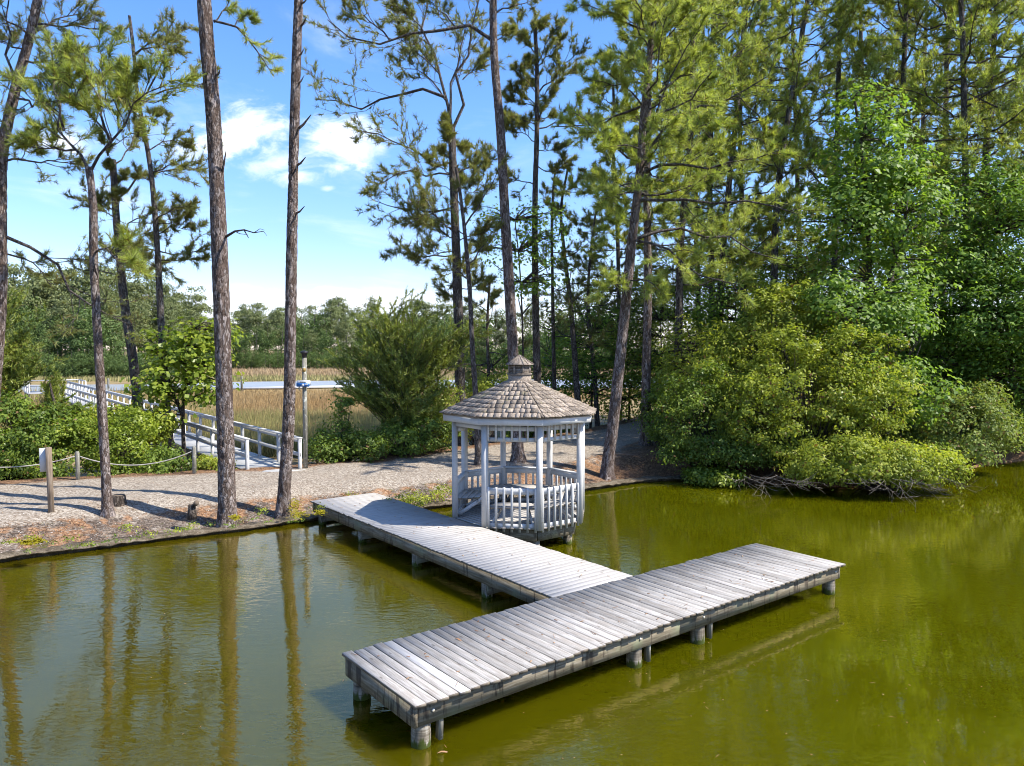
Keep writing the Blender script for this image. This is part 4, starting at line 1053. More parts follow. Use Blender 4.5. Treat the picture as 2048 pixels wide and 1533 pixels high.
# ------------------------------------------------------------------ marsh grass (blades get finer towards the camera)
def marsh():
    rg = seed_rng(4); out = []; tint = []
    def band(n, px0, px1, y0, y1, hgt, wd, cols, dens=None):
        px = px0+(px1-px0)*rg.random(n); py = y0+(y1-y0)*rg.random(n)
        d = np.array([gp(a, b, -.35) for a, b in zip(px, py)])
        ok = ground_info(d[:, :2])[4] > .35; ok &= ~inside(d[:, :2], np.array(creek)); d = d[ok]; m = len(d)
        hh = hgt*(.6+.7*rg.random((m, 1))); a = rg.random(m)*6.283
        sd = np.column_stack([np.cos(a), np.sin(a), np.zeros(m)])*wd*(.6+.8*rg.random((m, 1)))
        tip = np.column_stack([rg.normal(size=(m, 2))*.22*hgt, np.zeros(m)]) + np.array([0, 0, 1])*hh
        out.append(np.stack([d-sd, d+sd, d+tip], 1).reshape(-1, 3))
        nz = vnoise(d[:, :2]*np.array([.35, .12]), 1, 8)*.6+vnoise(d[:, :2]*np.array([.9, .3]), 1, 9)*.4+rg.normal(size=m)*.1
        c = np.array(cols[0])[None]+(np.array(cols[1])-np.array(cols[0]))[None]*np.clip((nz-.25)*2, 0, 1)[:, None]
        tint.append(np.repeat(c, 3, 0))
    tan, tan2, grn, grn2 = (.47, .345, .175), (.40, .275, .125), (.25, .25, .08), (.35, .32, .13)
    band(26000, -60, 1500, 742, 756, .8, .10, ((.46, .345, .21), (.39, .28, .15)))
    band(14000, -60, 1500, 754, 764, .6, .09, ((.31, .30, .12), (.38, .33, .15)))
    band(18000, 430, 1350, 782, 800, .32, .035, (tan, tan2))
    band(42000, 430, 1100, 796, 846, .62, .022, (tan, (.36, .235, .105)))
    band(34000, 400, 900, 838, 915, .8, .014, (grn, grn2)); band(9000, 400, 900, 845, 915, .85, .013, ((.38, .325, .15), (.35, .24, .11)))
    band(16000, -250, 420, 778, 900, .8, .03, (tan2, grn))
    V = np.concatenate(out); T_ = np.concatenate(tint)
    me = make_mesh('marsh_grass', V, None, M['grass'], loops=np.arange(len(V)), counts=np.full(len(V)//3, 3))
    at_ = me.color_attributes.new('tint', 'FLOAT_COLOR', 'POINT'); at_.data.foreach_set('color', np.column_stack([T_, np.ones(len(T_))]).astype(np.float32).ravel())
    o = link('marsh_grass', me); o['kind'] = 'stuff'
marsh()
def mooring(px, y0, y1, w_, label):
    p = gp(px, y1, -.33); h = at(px, y0, p[1])[2]+.33
    MB().lathe(p-U3*.3, [(w_, 0), (w_, h+.2), (w_*.8, h+.3)], 9).top('mooring_post', M['post_grey'], label, 'post', 'mooring posts along the creek', smooth=True)
mooring(484, 753, 784, .14, 'thick mooring post in the creek right of the thickest pine')
mooring(217, 757, 778, .12, 'mooring post in the marsh behind the boardwalk rail')
mooring(599, 763, 784, .10, 'slender creek post half hidden beside the dispenser pole'); mooring(701, 752, 780, .12, 'mooring post in the creek at the end of the white strip')
a, b = gp(462, 779.5, -.29), gp(716, 775.5, -.29)
MB().bar(a+U3*.16, b+U3*.16, 1.2, .22).top('floating_dock', M['white_plastic'], 'long low white floating strip along the near edge of the creek', 'dock')

# ------------------------------------------------------------------ pines on the near bank, left to right
pine('leaning pine at the far left edge with bare limbs reaching right', [(-34, 985), (-12, 760), (0, 590), (1, 420), (6, 300), (28, 190), (60, 70), (82, -40), (95, -160)], 21, .22, .09, seed=2, bark='bark', leaf='pine_d',
     guides=[[(2, 325), (60, 318), (110, 326), (152, 322), -.5], [(10, 270), (-60, 200), (-120, 120), 1], [(2, 470), (50, 488), (90, 530), (130, 562), (205, 620), (270, 655), 1.0], [(30, 185), (20, 90), (18, -40), .6], [(58, 80), (110, 40), (190, 25), 1.2],
             [(45, 120), (90, 130), (150, 110), -1], [(30, 190), (60, 210), (120, 200), -1.5], [(0, 330), (-40, 370), (-90, 350), 1], [(2, 505), (40, 512), (80, 540), (110, 580), 1.5]], auto=dict(n=9, t0=.72, t1=1, len=2.6, el=(.1, .6)), sec=9, twg=5, ndl=18, nlen=.18, sec_len=.5, rough=.014, ring=.08, sides=22)
pine('slim pine with a forked crown standing right of the sign post', [(216, 1038), (206, 850), (194, 650), (187, 500), (186, 410), (178, 335)], 18.5, .118, .085, seed=3, bark='bark', leaf='pine',
     guides=[[(180, 345), (150, 300), (128, 262), (92, 205), (70, 165), .6], [(180, 345), (205, 300), (222, 280), (258, 225), (285, 198), (330, 172), -.6], [(128, 262), (118, 200), (112, 140), (120, 100), .3], [(222, 280), (190, 240), (160, 205), (140, 165), -.8],
             [(258, 225), (250, 180), (268, 140), -.5], [(150, 300), (95, 300), (50, 282), .8], [(222, 285), (200, 215), (195, 160), (205, 110), .9], [(186, 510), (205, 498), (235, 520), (275, 528), -.6]],
     sec=10, twg=5, ndl=24, nlen=.22, nwid=.009, sides=30, ring=.05, rough=.012, sec_len=.58)
pine('slender dark-stemmed pine rising behind the boardwalk rail', [(280, 850), (266, 720), (248, 600), (238, 500), (230, 400), (226, 320)], 29, .22, .11, seed=4, bark='bark_grey', leaf='pine_d',
     guides=[[(228, 330), (245, 310), (262, 280), (272, 240), 1], [(228, 330), (210, 295), (200, 265), -.6], [(232, 400), (300, 345), (350, 338), (408, 320), .5], [(236, 470), (270, 440), (320, 420), -1], [(234, 430), (200, 400), (170, 395), 1], [(240, 520), (290, 500), (340, 510), (400, 500), -.8], [(245, 560), (200, 540), (160, 545), .7]],
     auto=dict(n=8, t0=.62, t1=.98, len=1.8, el=(.0, .5)), sec=8, twg=5, ndl=18, nlen=.21, nwid=.011, sec_len=.52, ring=.12, rough=.012, sides=18)
pine('thin tall pine with a dead bare tip left of the thickest pine', [(338, 870), (326, 720), (318, 560), (310, 430), (300, 330), (286, 250), (276, 200), (268, 110), (259, 32)], 28, .17, .05, seed=5, bark='bark_grey', leaf='pine_d',
     guides=[[(270, 112), (300, 85), (330, 75), (372, 48), 1], [(292, 200), (340, 180), (385, 170), (420, 160), -.6], [(270, 108), (290, 95), (320, 92), (345, 110), -.8], [(300, 300), (340, 280), (390, 290), .8], [(285, 205), (330, 110), (345, 60), .4], [(305, 345), (350, 330), (400, 345), -.6],
             [(312, 440), (340, 420), (370, 415), -1.2], [(312, 470), (350, 455), (395, 460), .4], [(316, 520), (360, 520), (412, 516), .5], [(318, 540), (290, 520), (255, 500), -.5], [(284, 240), (255, 215), (225, 200), .8]],
     auto=dict(n=5, t0=.5, t1=.9, len=1.6, el=(.1, .5)), sec=8, twg=5, ndl=18, nlen=.21, nwid=.011, sec_len=.52, ring=.12, rough=.01, sides=16)
pine('thickest foreground pine trunk with flaky pinkish bark and a broken dead limb', [(455, 1038), (452, 900), (446, 700), (438, 480), (427, 240), (412, 60), (403, -60)], 18.6, .212, .128, seed=6, bark='bark', leaf='pine',
     guides=[[(428, 45), (450, 22), (462, -20), .3], [(428, 42), (470, 52), (510, 95), (545, 150), -.4], [(470, 52), (490, 30), (510, 45), .4]], stubs=[(443, 350, 452, 303, .035), (434, 150, 440, 140, .03)],
     sec=5, twg=3, ndl=24, nlen=.17, sides=48, ring=.05, rough=.022, extra_top=((-.3, 2.2), (.1, 2.2), (.2, 2.2)), auto=dict(n=16, t0=.72, t1=1, len=2.6, el=(0, .7)))
pine('tall straight pine with broken stubs beside the dispenser pole', [(567, 1008), (577, 850), (581, 640), (585, 420), (590, 210), (597, 0), (600, -90)], 19.6, .165, .075, seed=7, bark='bark', leaf='pine', guides=[],
     stubs=[(602, 52, 612, 36, .035), (597, 112, 608, 98, .025), (596, 168, 608, 152, .025), (592, 262, 622, 230, .04), (592, 332, 611, 315, .035), (590, 428, 609, 413, .03), (600, 8, 616, -4, .03)],
     sides=44, ring=.055, rough=.02, extra_top=((.2, 2.2), (-.1, 2.4), (.2, 2.4)), auto=dict(n=16, t0=.74, t1=1, len=2.4, el=(0, .7)), sec=5, twg=3, ndl=20)
def dead_limb():
    a = at(452, 474, 18.55); pts = [a, at(470, 463, 18.3), at(488, 460, 18.2), at(497, 476, 18.15)]
    tr = MB().add(*tube_mesh(pts, [.035, .026, .02, .008], 7))
    tr.add(*tube_mesh([at(488, 460, 18.2), at(508, 466, 18.0), at(527, 463, 18.1), at(534, 472, 18.1)], [.018, .013, .009, .004], 5))
    tr.add(*tube_mesh([at(508, 466, 18.0), at(520, 458, 17.9), at(530, 461, 17.9)], [.01, .007, .003], 5)); tr.add(*tube_mesh([at(470, 463, 18.3), at(480, 468, 18.0), at(496, 470, 17.9)], [.014, .009, .004], 5))
    return tr
big = [o for o in C.objects if o.get('label', '').startswith('thickest foreground')][0]
dead_limb().part('dead_branch', M['bark_dark'], big, True)
pine('wide-spreading forked pine behind the gazebo reaching far to the left', [(926, 905), (919, 720), (913, 520), (906, 340), (903, 255)], 32, .245, .15, seed=8, bark='bark_grey', leaf='pine_d',
     guides=[[(903, 258), (888, 190), (868, 120), (855, 40), (850, -40), .8], [(904, 262), (918, 200), (930, 130), (944, 50), (955, -50), -.8], [(900, 240), (905, 170), (920, 90), (935, 30), 1.4], [(905, 325), (862, 330), (838, 305), (800, 290), (760, 270), (715, 262), -.5],
             [(890, 195), (840, 180), (770, 200), (700, 215), (632, 200), 1.2], [(890, 200), (850, 150), (790, 130), .6], [(908, 350), (860, 350), (800, 345), (745, 375), -1], [(910, 415), (870, 420), (800, 415), (745, 400), 1], [(912, 470), (860, 430), (815, 450), -1.2], [(905, 350), (945, 330), (985, 300), .6],
             [(913, 500), (870, 510), (830, 520), .8], [(880, 150), (840, 110), (800, 80), -1], [(860, 90), (820, 60), (780, 40), 1], [(925, 160), (955, 130), (970, 100), .5]],
     auto=dict(n=18, t0=.5, t1=1, len=2.6, el=(0, .5)), sec=10, twg=5, ndl=15, nlen=.25, nwid=.013, ring=.12, sides=18, rough=.012, sec_len=.55)
pine('thin wavy young pine just left of the gazebo', [(957, 934), (952, 800), (945, 700), (938, 560), (930, 470), (922, 400), (912, 335)], 25.5, .115, .05, seed=9, bark='bark_grey', leaf='pine_d',
     guides=[[(930, 470), (905, 450), (880, 440), .5], [(928, 455), (960, 410), (985, 370), (1000, 330), -.5], [(935, 530), (970, 490), (1000, 440), .8], [(925, 420), (900, 380), (870, 365), -.6], [(937, 560), (910, 540), (872, 540), .6]], sec=4, twg=3, ndl=18, nlen=.18, nwid=.009, ring=.1, sides=14, rough=.008)
pine('tall pine with a long arching top limb standing behind the gazebo', [(1037, 928), (1030, 780), (1020, 600), (1010, 430), (1000, 250), (989, 120), (986, 0), (986, -80)], 26, .21, .10, seed=10, bark='bark', leaf='pine_d',
     guides=[[(986, 82), (955, 62), (910, 54), (850, 68), (780, 82), (720, 72), (655, 40), -.6], [(992, 82), (1010, 70), (1025, 55), .4], [(990, 28), (1030, 12), (1075, -6), .8], [(985, 10), (950, -20), (900, -30), .8], [(850, 68), (820, 30), (780, 10), -.4], [(780, 82), (740, 40), (690, 20), .5], [(910, 54), (880, 20), (840, -10), .6]],
     sec=9, twg=5, ndl=16, nlen=.2, nwid=.011, sides=40, ring=.05, rough=.016, extra_top=((.1, 1.6), (.1, 1.6)), auto=dict(n=12, t0=.84, t1=1, len=2.6, el=(.1, .7)))
pine('straight mid-distance pine with an airy rounded crown above the cupola', [(1078, 860), (1073, 700), (1070, 520), (1070, 400), (1074, 250), (1074, 150), (1070, 50)], 34, .20, .08, seed=12, bark='bark_grey', leaf='pine_d',
     guides=[[(1074, 190), (1095, 165), (1130, 135), (1155, 105), .8], [(1074, 190), (1055, 165), (1030, 140), -.8], [(1073, 215), (1040, 205), (1010, 206), .5], [(1074, 250), (1045, 242), (1010, 245), -.4], [(1073, 285), (1045, 268), (1010, 262), .4], [(1074, 258), (1110, 248), (1160, 252), (1180, 262), .6], [(1074, 130), (1100, 80), (1120, 50), -.8], [(1072, 110), (1045, 70), (1030, 45), .6],
             [(1072, 330), (1100, 345), (1140, 320), -1], [(1071, 370), (1030, 360), (1000, 350), 1]],
     auto=dict(n=12, t0=.7, t1=1, len=2.3, el=(.2, .8)), sec=8, twg=5, ndl=17, nlen=.23, nwid=.013, sec_len=.55, ring=.14, sides=16, rough=.01)
for lab, tk, Y, r0, sd in (('thin pale dead-looking stem between two pines above the gazebo roof', [(1112, 880), (1108, 740), (1105, 560), (1104, 430), (1110, 340)], 38, .13, 31), ('crooked dark pine leaning left just right of the cupola', [(1160, 880), (1150, 720), (1140, 600), (1128, 500), (1122, 420), (1135, 340)], 37, .19, 32),
                           ('thin forked dark pine right of the crooked pine', [(1196, 870), (1188, 740), (1176, 600), (1182, 500), (1192, 420)], 40, .15, 33), ('young pine in the shade left of the cupola', [(985, 880), (978, 760), (975, 640), (980, 560)], 36, .12, 34)):
    pine(lab, tk, Y, r0, .05, seed=sd, bark='bark_grey', leaf='pine_d', auto=dict(n=16, t0=.35, t1=1, len=2.6, el=(-.1, .5)), sec=5, twg=3, ndl=16, nlen=.21, nwid=.012, ring=.16, sides=10, group='slender pines in the wood behind the gazebo')
RG = 'pines of the wood on the right bank'
pine('big leaning pine on the straw bank with the broadest sweeping green crown', [(1214, 950), (1226, 850), (1247, 650), (1262, 500), (1278, 360), (1290, 200), (1305, 60), (1318, -60), (1325, -180)], 25.4, .215, .075, seed=13, bark='bark', leaf='pine_l', group=RG,
     guides=[[(1282, 330), (1340, 250), (1400, 215), (1470, 190), (1540, 150), -1.4], [(1284, 280), (1330, 190), (1360, 110), (1400, 60), -1], [(1278, 350), (1330, 330), (1400, 330), (1470, 320), (1560, 300), -1.8], [(1272, 400), (1340, 400), (1430, 400), (1520, 405), (1600, 430), -2], [(1264, 480), (1310, 490), (1360, 520), (1420, 560), (1480, 570), -2],
             [(1266, 480), (1320, 455), (1400, 470), (1470, 480), (1560, 520), .8], [(1290, 220), (1260, 180), (1220, 150), (1190, 120), -1], [(1285, 300), (1250, 290), (1210, 300), (1185, 290), -1.4], [(1275, 385), (1240, 390), (1195, 400), -1.2], [(1300, 110), (1350, 60), (1390, 10), -1.5], [(1300, 100), (1270, 50), (1230, 20), -1], [(1292, 200), (1350, 160), (1440, 130), (1500, 90), .5],
             [(1255, 560), (1290, 560), (1330, 590), -1.6], [(1258, 540), (1225, 560), (1195, 590), -1.2], [(1310, 40), (1380, 20), (1470, 40), -.5], [(1270, 420), (1240, 440), (1205, 470), -1]],
     auto=dict(n=30, t0=.5, t1=1, len=3.8, el=(-.05, .5)), sec=9, twg=5, ndl=24, nlen=.23, nwid=.010, sides=34, ring=.06, rough=.016, sec_len=.36, limbs_up=.12)
pine('upright pine on the straw bank directly right of the leaning one', [(1291, 892), (1293, 720), (1296, 560), (1294, 420), (1296, 250), (1300, 80), (1302, -60)], 31, .21, .09, seed=14, bark='bark', leaf='pine', group=RG,
     auto=dict(n=36, t0=.42, t1=1, len=3.6, el=(-.1, .6)), sec=7, twg=5, ndl=18, nlen=.27, nwid=.014, sides=22, ring=.1, rough=.014)
spec = [  # trunk, Y, r0, leaf, label, n, t0, len
    ([(1352, 860), (1358, 640), (1362, 480), (1380, 300), (1385, 120), (1390, -40)], 34, .26, 'pine', 'slightly curved pine next right of the upright pine', 30, .45, 3.2),
    ([(1436, 820), (1440, 620), (1452, 430), (1470, 260), (1485, 90), (1500, -60)], 37, .25, 'pine_l', 'pine leaning right in the middle of the wood', 34, .42, 3.6),
    ([(1490, 830), (1486, 600), (1484, 420), (1480, 250), (1490, 60)], 42, .24, 'pine', 'shaded pine behind the middle of the wood', 26, .5, 3.4),
    ([(1540, 800), (1548, 560), (1556, 380), (1580, 210), (1604, 70), (1622, -60)], 35, .26, 'pine', 'pine bending right above the sweetgum', 28, .5, 3.5),
    ([(1650, 800), (1668, 560), (1672, 380), (1676, 200), (1680, 60), (1686, -60)], 40, .27, 'pine_l', 'straight pine directly behind the sweetgum', 30, .5, 3.8),
    ([(1770, 800), (1790, 560), (1800, 350), (1806, 180), (1812, 20), (1815, -70)], 38, .28, 'pine', 'pine showing above the right shoulder of the sweetgum', 34, .48, 3.9),
    ([(1880, 800), (1886, 560), (1890, 350), (1892, 200), (1896, 40), (1900, -80)], 42, .27, 'pine_d', 'grey-stemmed pine second from the right edge', 26, .56, 3.8),
    ([(1965, 800), (1972, 520), (1972, 300), (1980, 180), (1990, 60), (1996, -80)], 36, .30, 'pine', 'large pine with a thick bare fork near the right edge', 30, .58, 4.2),
    ([(2110, 800), (2100, 500), (2080, 300), (2075, 100), (2080, -80)], 34, .30, 'pine', 'pine leaning in from the right edge', 30, .45, 4.2),
    ([(1590, 820), (1600, 600), (1596, 400), (1590, 200), (1586, 40)], 47, .26, 'pine_d', 'distant pine filling the gap left of the sweetgum', 28, .4, 3.8),
    ([(1400, 840), (1396, 600), (1392, 420), (1398, 240), (1404, 120)], 46, .24, 'pine_d', 'distant thin pine between the curved pine and the leaning one', 24, .45, 3.4),
    ([(1240, 860), (1238, 660), (1236, 500), (1230, 380), (1226, 300)], 44, .2, 'pine_d', 'small shaded pine left of the leaning pine', 22, .4, 2.6),
    ([(1735, 800), (1730, 500), (1728, 280), (1722, 60), (1720, -40)], 48, .26, 'pine_d', 'hazy tall pine deep behind the sweetgum top', 28, .45, 4.0),
    ([(1930, 800), (1934, 520), (1930, 300), (1926, 100), (1924, -60)], 33, .24, 'pine_l', 'sunlit pine with a full crown in the upper right', 36, .58, 3.8),
    ([(1420, 830), (1424, 600), (1420, 380), (1424, 180), (1430, -60)], 41, .24, 'pine', 'full crowned pine between the curved and the right-leaning pines', 34, .5, 3.6),
    ([(1840, 800), (1845, 520), (1846, 280), (1850, 90), (1856, -60)], 50, .26, 'pine_d', 'deep wood pine between the two right pines', 28, .45, 4.0)]
for i, (tk, Y, r0, lf, lab, n, t0, ln) in enumerate(spec):
    pine(lab, tk, Y, r0*.8, .075, seed=40+i, bark='bark_grey', leaf=lf, group=RG, extra_top=((.1, 1.9), (-.1, 1.9)), auto=dict(n=int(n*1.3), t0=t0-.18, t1=1, len=ln*1.2, el=(-.1, .5), prof=lambda u: (1-.55*u**2)*(.75+.25*min(1, u*4))), sec=7, twg=4, ndl=20 if Y < 45 else 11, nlen=.28, nwid=.0155 if Y < 45 else .021, sec_len=.48, sides=14, ring=.15, rough=.01)

# ------------------------------------------------------------------ broadleaf trees of the right bank
def stem_px(*p, Y): return [at(x, y, Y) for x, y in p]
leafy('bright green sweetgum with a pointed crown among the pines', [lobe(1730, 300, 29.5, 75, 120), lobe(1700, 440, 29, 105, 90), lobe(1800, 420, 29, 90, 90), lobe(1760, 560, 28.6, 120, 80), lobe(1705, 220, 29.6, 45, 60), lobe(1800, 330, 29.3, 60, 60)], 300, 40, .165, 'gum', 201,
      stems=[stem_px((1745, 830), (1742, 650), (1735, 450), (1722, 290), (1708, 190), Y=29.5), stem_px((1745, 700), (1780, 560), (1810, 440), (1815, 380), Y=29.3)], name='sweetgum_tree', cat='tree', group='broadleaf trees on the right bank', bark='bark_grey', cl_r=.36, base=at(1745, 850, 29.5), aspect=.75, stemr=.13)
leafy('pale-leaved low sweetgum limb tree hanging over the shrubs', [lobe(1720, 640, 27, 120, 60), lobe(1800, 620, 26.8, 70, 55), lobe(1770, 745, 26, 90, 45), lobe(1850, 790, 25.6, 50, 60), lobe(1660, 590, 27.5, 70, 40)], 170, 36, .15, 'gum', 202,
      stems=[stem_px((1700, 860), (1705, 760), (1720, 650), (1750, 590), Y=27.4), stem_px((1705, 800), (1770, 740), (1840, 760), Y=26.6)], name='sweetgum_tree', cat='tree', group='broadleaf trees on the right bank', bark='bark_grey', cl_r=.34, base=at(1700, 880, 27.4), aspect=.75, stemr=.09)
for i, (lab, lb, st, b_, n) in enumerate((
        ('dark glossy tree filling the upper right edge above the cove', [lobe(1960, 420, 31, 110, 90), lobe(2050, 460, 30, 90, 130), lobe(1920, 520, 30, 90, 70)], stem_px((1985, 860), (1980, 700), (1985, 540), (1995, 400), Y=31), (1985, 880, 31), 230),
        ('dark green tree overhanging the water at the right edge', [lobe(1980, 640, 29.5, 130, 80), lobe(2070, 620, 29, 90, 110), lobe(1900, 600, 30, 70, 80)], stem_px((2030, 900), (2026, 780), (2015, 660), (1990, 590), Y=30.5), (2030, 900, 30.5), 260),
        ('low dark tree in the shade beneath the overhanging tree', [lobe(2010, 770, 30.5, 130, 80), lobe(1900, 720, 31, 70, 70), lobe(2090, 800, 30, 80, 90)], stem_px((1960, 900), (1962, 820), (1970, 740), Y=31.5), (1960, 900, 31.5), 230),
        ('leafy tree beyond the right edge of the picture', [lobe(2160, 560, 31, 110, 220), lobe(2150, 380, 32, 90, 120)], stem_px((2150, 900), (2150, 650), (2150, 420), Y=32), (2150, 900, 32), 200))):
    leafy(lab, lb, n, 46, .17, 'oak', 210+i, stems=[st], name='broadleaf_tree', cat='tree', group='broadleaf trees on the right bank', cl_r=.42, base=at(*b_), aspect=.45, stemr=.14)
leafy('small light green deciduous tree among the trunks above the gazebo', [lobe(1030, 460, 33, 90, 60), lobe(1090, 440, 33, 40, 60), lobe(985, 470, 33, 40, 50), lobe(1060, 540, 33, 70, 60)], 90, 26, .14, 'gum', 220, stems=[stem_px((1050, 880), (1046, 700), (1040, 540), (1030, 440), Y=33)],
      name='young_sweetgum', cat='tree', group='broadleaf trees behind the gazebo', cl_r=.4, base=at(1050, 900, 33), aspect=.7, stemr=.06)
for i, (lab, px, py, Y, rx, ry, lf, n) in enumerate((
        ('shady evergreen understory tree right of the cupola', 1180, 700, 41, 90, 110, 'oak', 120), ('dark understory tree behind the leaning pine', 1320, 680, 40, 100, 130, 'shrub_d', 150), ('bright leafed understory tree beside the upright pine', 1385, 740, 33, 70, 110, 'shrub', 120),
        ('dark understory tree behind the big shrubs', 1470, 640, 36, 110, 130, 'oak', 150), ('dark thicket tree left of the sweetgum', 1580, 620, 37, 110, 140, 'shrub_d', 150), ('deep green tree in the dark hollow behind the shrubs', 1850, 640, 34, 120, 150, 'oak', 170), ('dim understory tree just above the gazebo roof', 1100, 740, 44, 80, 100, 'shrub_d', 100),
        ('shrubby tree in the shade left of the cupola', 985, 760, 40, 60, 90, 'shrub_d', 90), ('dark tree deep in the right cove', 1980, 780, 36, 120, 130, 'oak', 150), ('mid green bush tree behind the straw bank', 1255, 760, 42, 70, 90, 'shrub', 90), ('dark hollow tree behind the sweetgum base', 1710, 700, 36, 130, 120, 'oak', 150),
        ('tall shady understory tree left of the upright pine', 1235, 610, 46, 80, 90, 'shrub_d', 120), ('tall shady understory tree behind the upright pine', 1345, 570, 47, 100, 90, 'oak', 130), ('tall leafy understory tree in the middle of the wood', 1450, 540, 48, 100, 90, 'shrub_d', 130), ('tall leafy understory tree between the middle pines', 1550, 510, 46, 100, 100, 'oak', 140),
        ('tall understory tree left behind the sweetgum', 1640, 560, 44, 90, 100, 'shrub_d', 130), ('tall dim tree right behind the sweetgum', 1880, 480, 46, 120, 120, 'shrub_d', 150), ('tall dim tree in the far right corner of the wood', 2010, 500, 47, 120, 140, 'shrub_d', 150), ('dim understory tree behind the crooked pine', 1150, 640, 50, 80, 80, 'shrub_d', 90))):
    b_ = at(px, 880, Y); k = Y/FPX
    leafy(lab, [lobe(px, py, Y, rx, ry), lobe(px+rx*.4, py+ry*.5, Y-.6, rx*.7, ry*.5), lobe(px-rx*.5, py+ry*.3, Y+.4, rx*.6, ry*.6)], n, 40, .17, lf, 240+i, stems=[[b_, at(px+4, py+ry*.4, Y), at(px, py-ry*.3, Y)]], name='understory_tree', cat='tree', group='understory trees of the wood', cl_r=.48, base=b_, stemr=.08)

# ------------------------------------------------------------------ shrubs along the water on the right
SG = 'shrubs overhanging the water on the right'
for i, (lab, lb, n, lf, sz) in enumerate((
        ('biggest rounded yellow-green shrub in the middle of the bank', [lobe(1600, 780, 25.4, 150, 80), lobe(1690, 725, 25.6, 80, 70), lobe(1745, 790, 24.8, 80, 70), lobe(1510, 820, 25, 80, 75), lobe(1690, 860, 24.5, 100, 60), lobe(1570, 710, 25.8, 60, 55), lobe(1760, 700, 25.8, 40, 35), lobe(1610, 880, 24.8, 120, 70)], 500, 'shrub', .085),
        ('low bright shrub leaning right out over the water', [lobe(1700, 930, 23.2, 110, 50), lobe(1790, 935, 23, 90, 45), lobe(1640, 945, 23.4, 60, 45), lobe(1860, 935, 23.4, 60, 34), lobe(1900, 955, 23.2, 40, 22)], 300, 'shrub', .08),
        ('darker shrub at the left end of the overhanging shrubs', [lobe(1400, 850, 26, 80, 70), lobe(1450, 920, 25.4, 80, 50), lobe(1370, 920, 25.6, 50, 45), lobe(1420, 780, 26.6, 60, 50), lobe(1360, 790, 27, 40, 40), lobe(1500, 900, 25.4, 60, 60)], 330, 'shrub_d', .08),
        ('dusty olive shrub at the right end nearest the dark cove', [lobe(1930, 850, 26.4, 80, 65), lobe(1990, 860, 27, 45, 50), lobe(1900, 910, 25.8, 80, 40), lobe(1960, 800, 27, 55, 35)], 250, 'shrub_g', .085),
        ('tall yellow-green shrub behind the biggest one under the pine limbs', [lobe(1570, 630, 28, 80, 60), lobe(1640, 670, 27.5, 70, 50), lobe(1500, 690, 28, 60, 60), lobe(1540, 590, 28.4, 40, 30), lobe(1440, 740, 28, 60, 50)], 290, 'shrub', .09),
        ('small bright green sprig shrub touching the water left of the bare branches', [lobe(1440, 975, 24.8, 45, 22), lobe(1400, 960, 25.1, 30, 18)], 50, 'vine', .09),
        ('dark undergrowth shrub on the bank behind the bare branches', [lobe(1560, 950, 25.2, 80, 30), lobe(1690, 945, 25, 90, 30), lobe(1800, 935, 25.2, 80, 30), lobe(1480, 960, 25.2, 50, 22)], 200, 'shrub_d', .08),
        ('shaded shrub between the straw bank and the upright pine', [lobe(1345, 870, 29, 50, 50), lobe(1330, 820, 31, 50, 45)], 110, 'shrub_d', .09))):
    c0 = np.mean([l[0] for l in lb], axis=0); 
    bb = np.array([c0[0], c0[1]+.9, 0])
    leafy(lab, lb, int(n*1.15), 62, sz*1.2, lf, 300+i, name='shrub', cat='shrub', group=SG, cl_r=.20, base=bb, shell=.66, up=.55, flatten=.65, lift=(.0 if 'sprig' in lab else .32))
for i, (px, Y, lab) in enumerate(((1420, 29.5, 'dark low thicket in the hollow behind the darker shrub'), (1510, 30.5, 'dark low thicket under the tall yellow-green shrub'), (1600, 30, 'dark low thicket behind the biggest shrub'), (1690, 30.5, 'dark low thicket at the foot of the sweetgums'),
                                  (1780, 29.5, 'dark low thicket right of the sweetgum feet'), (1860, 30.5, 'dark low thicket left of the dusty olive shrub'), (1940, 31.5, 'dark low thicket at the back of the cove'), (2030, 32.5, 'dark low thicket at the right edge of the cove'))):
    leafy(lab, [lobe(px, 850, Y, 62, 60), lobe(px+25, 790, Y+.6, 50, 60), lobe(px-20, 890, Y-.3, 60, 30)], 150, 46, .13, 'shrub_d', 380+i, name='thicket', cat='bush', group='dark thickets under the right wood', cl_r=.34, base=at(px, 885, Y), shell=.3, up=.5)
def dead_branches(label, px0, px1, py, Y, n, seed):
    rg = seed_rng(seed); P = []; b = gp((px0+px1)/2, py, 0)
    for i in range(n):
        a = gp(px0+(px1-px0)*rg.random(), py-18-14*rg.random(), .25+.7*rg.random()**1.5); a[1] += .4
        d = unit(np.array([rg.normal()*.8+.25, -.55-.4*rg.random(), -.12+rg.normal()*.14])); pl = [a]
        for _ in range(5): pl.append(pl[-1]+d*(.13+.15*rg.random())); d = unit(d+rg.normal(size=3)*np.array([.3, .25, .22])+np.array([.05, 0, .02])); 
        pl = np.array(pl); pl[:, 2] = np.maximum(pl[:, 2], .015); P.append(pl)
    P = np.array(P); K = children(rg, P, 3, .3, 1, .55, .7, .08, 4, .7); K[..., 2] = np.maximum(K[..., 2], .012)
    tr = thing('dead_branches', b, label, 'branches', 'bare branches at the waterline')
    v0, q0 = tubes(P, np.broadcast_to(np.linspace(.010, .004, 6), (len(P), 6)), 5); v1, q1 = tubes(K, np.broadcast_to(np.linspace(.007, .003, 4), (len(K), 4)), 4)
    Q = np.concatenate([q0, q1+len(v0)])
    part('branch', np.concatenate([v0, v1]), None, M['dead_wood'], tr, True, loops=Q.ravel(), counts=np.full(len(Q), 4))['kind'] = 'stuff'
dead_branches('bleached bare branches trailing in the water below the low bright shrub', 1730, 1910, 990, 22.4, 34, 401)
dead_branches('tangle of bare branches at the waterline below the darker shrub', 1470, 1640, 986, 23.4, 16, 402)

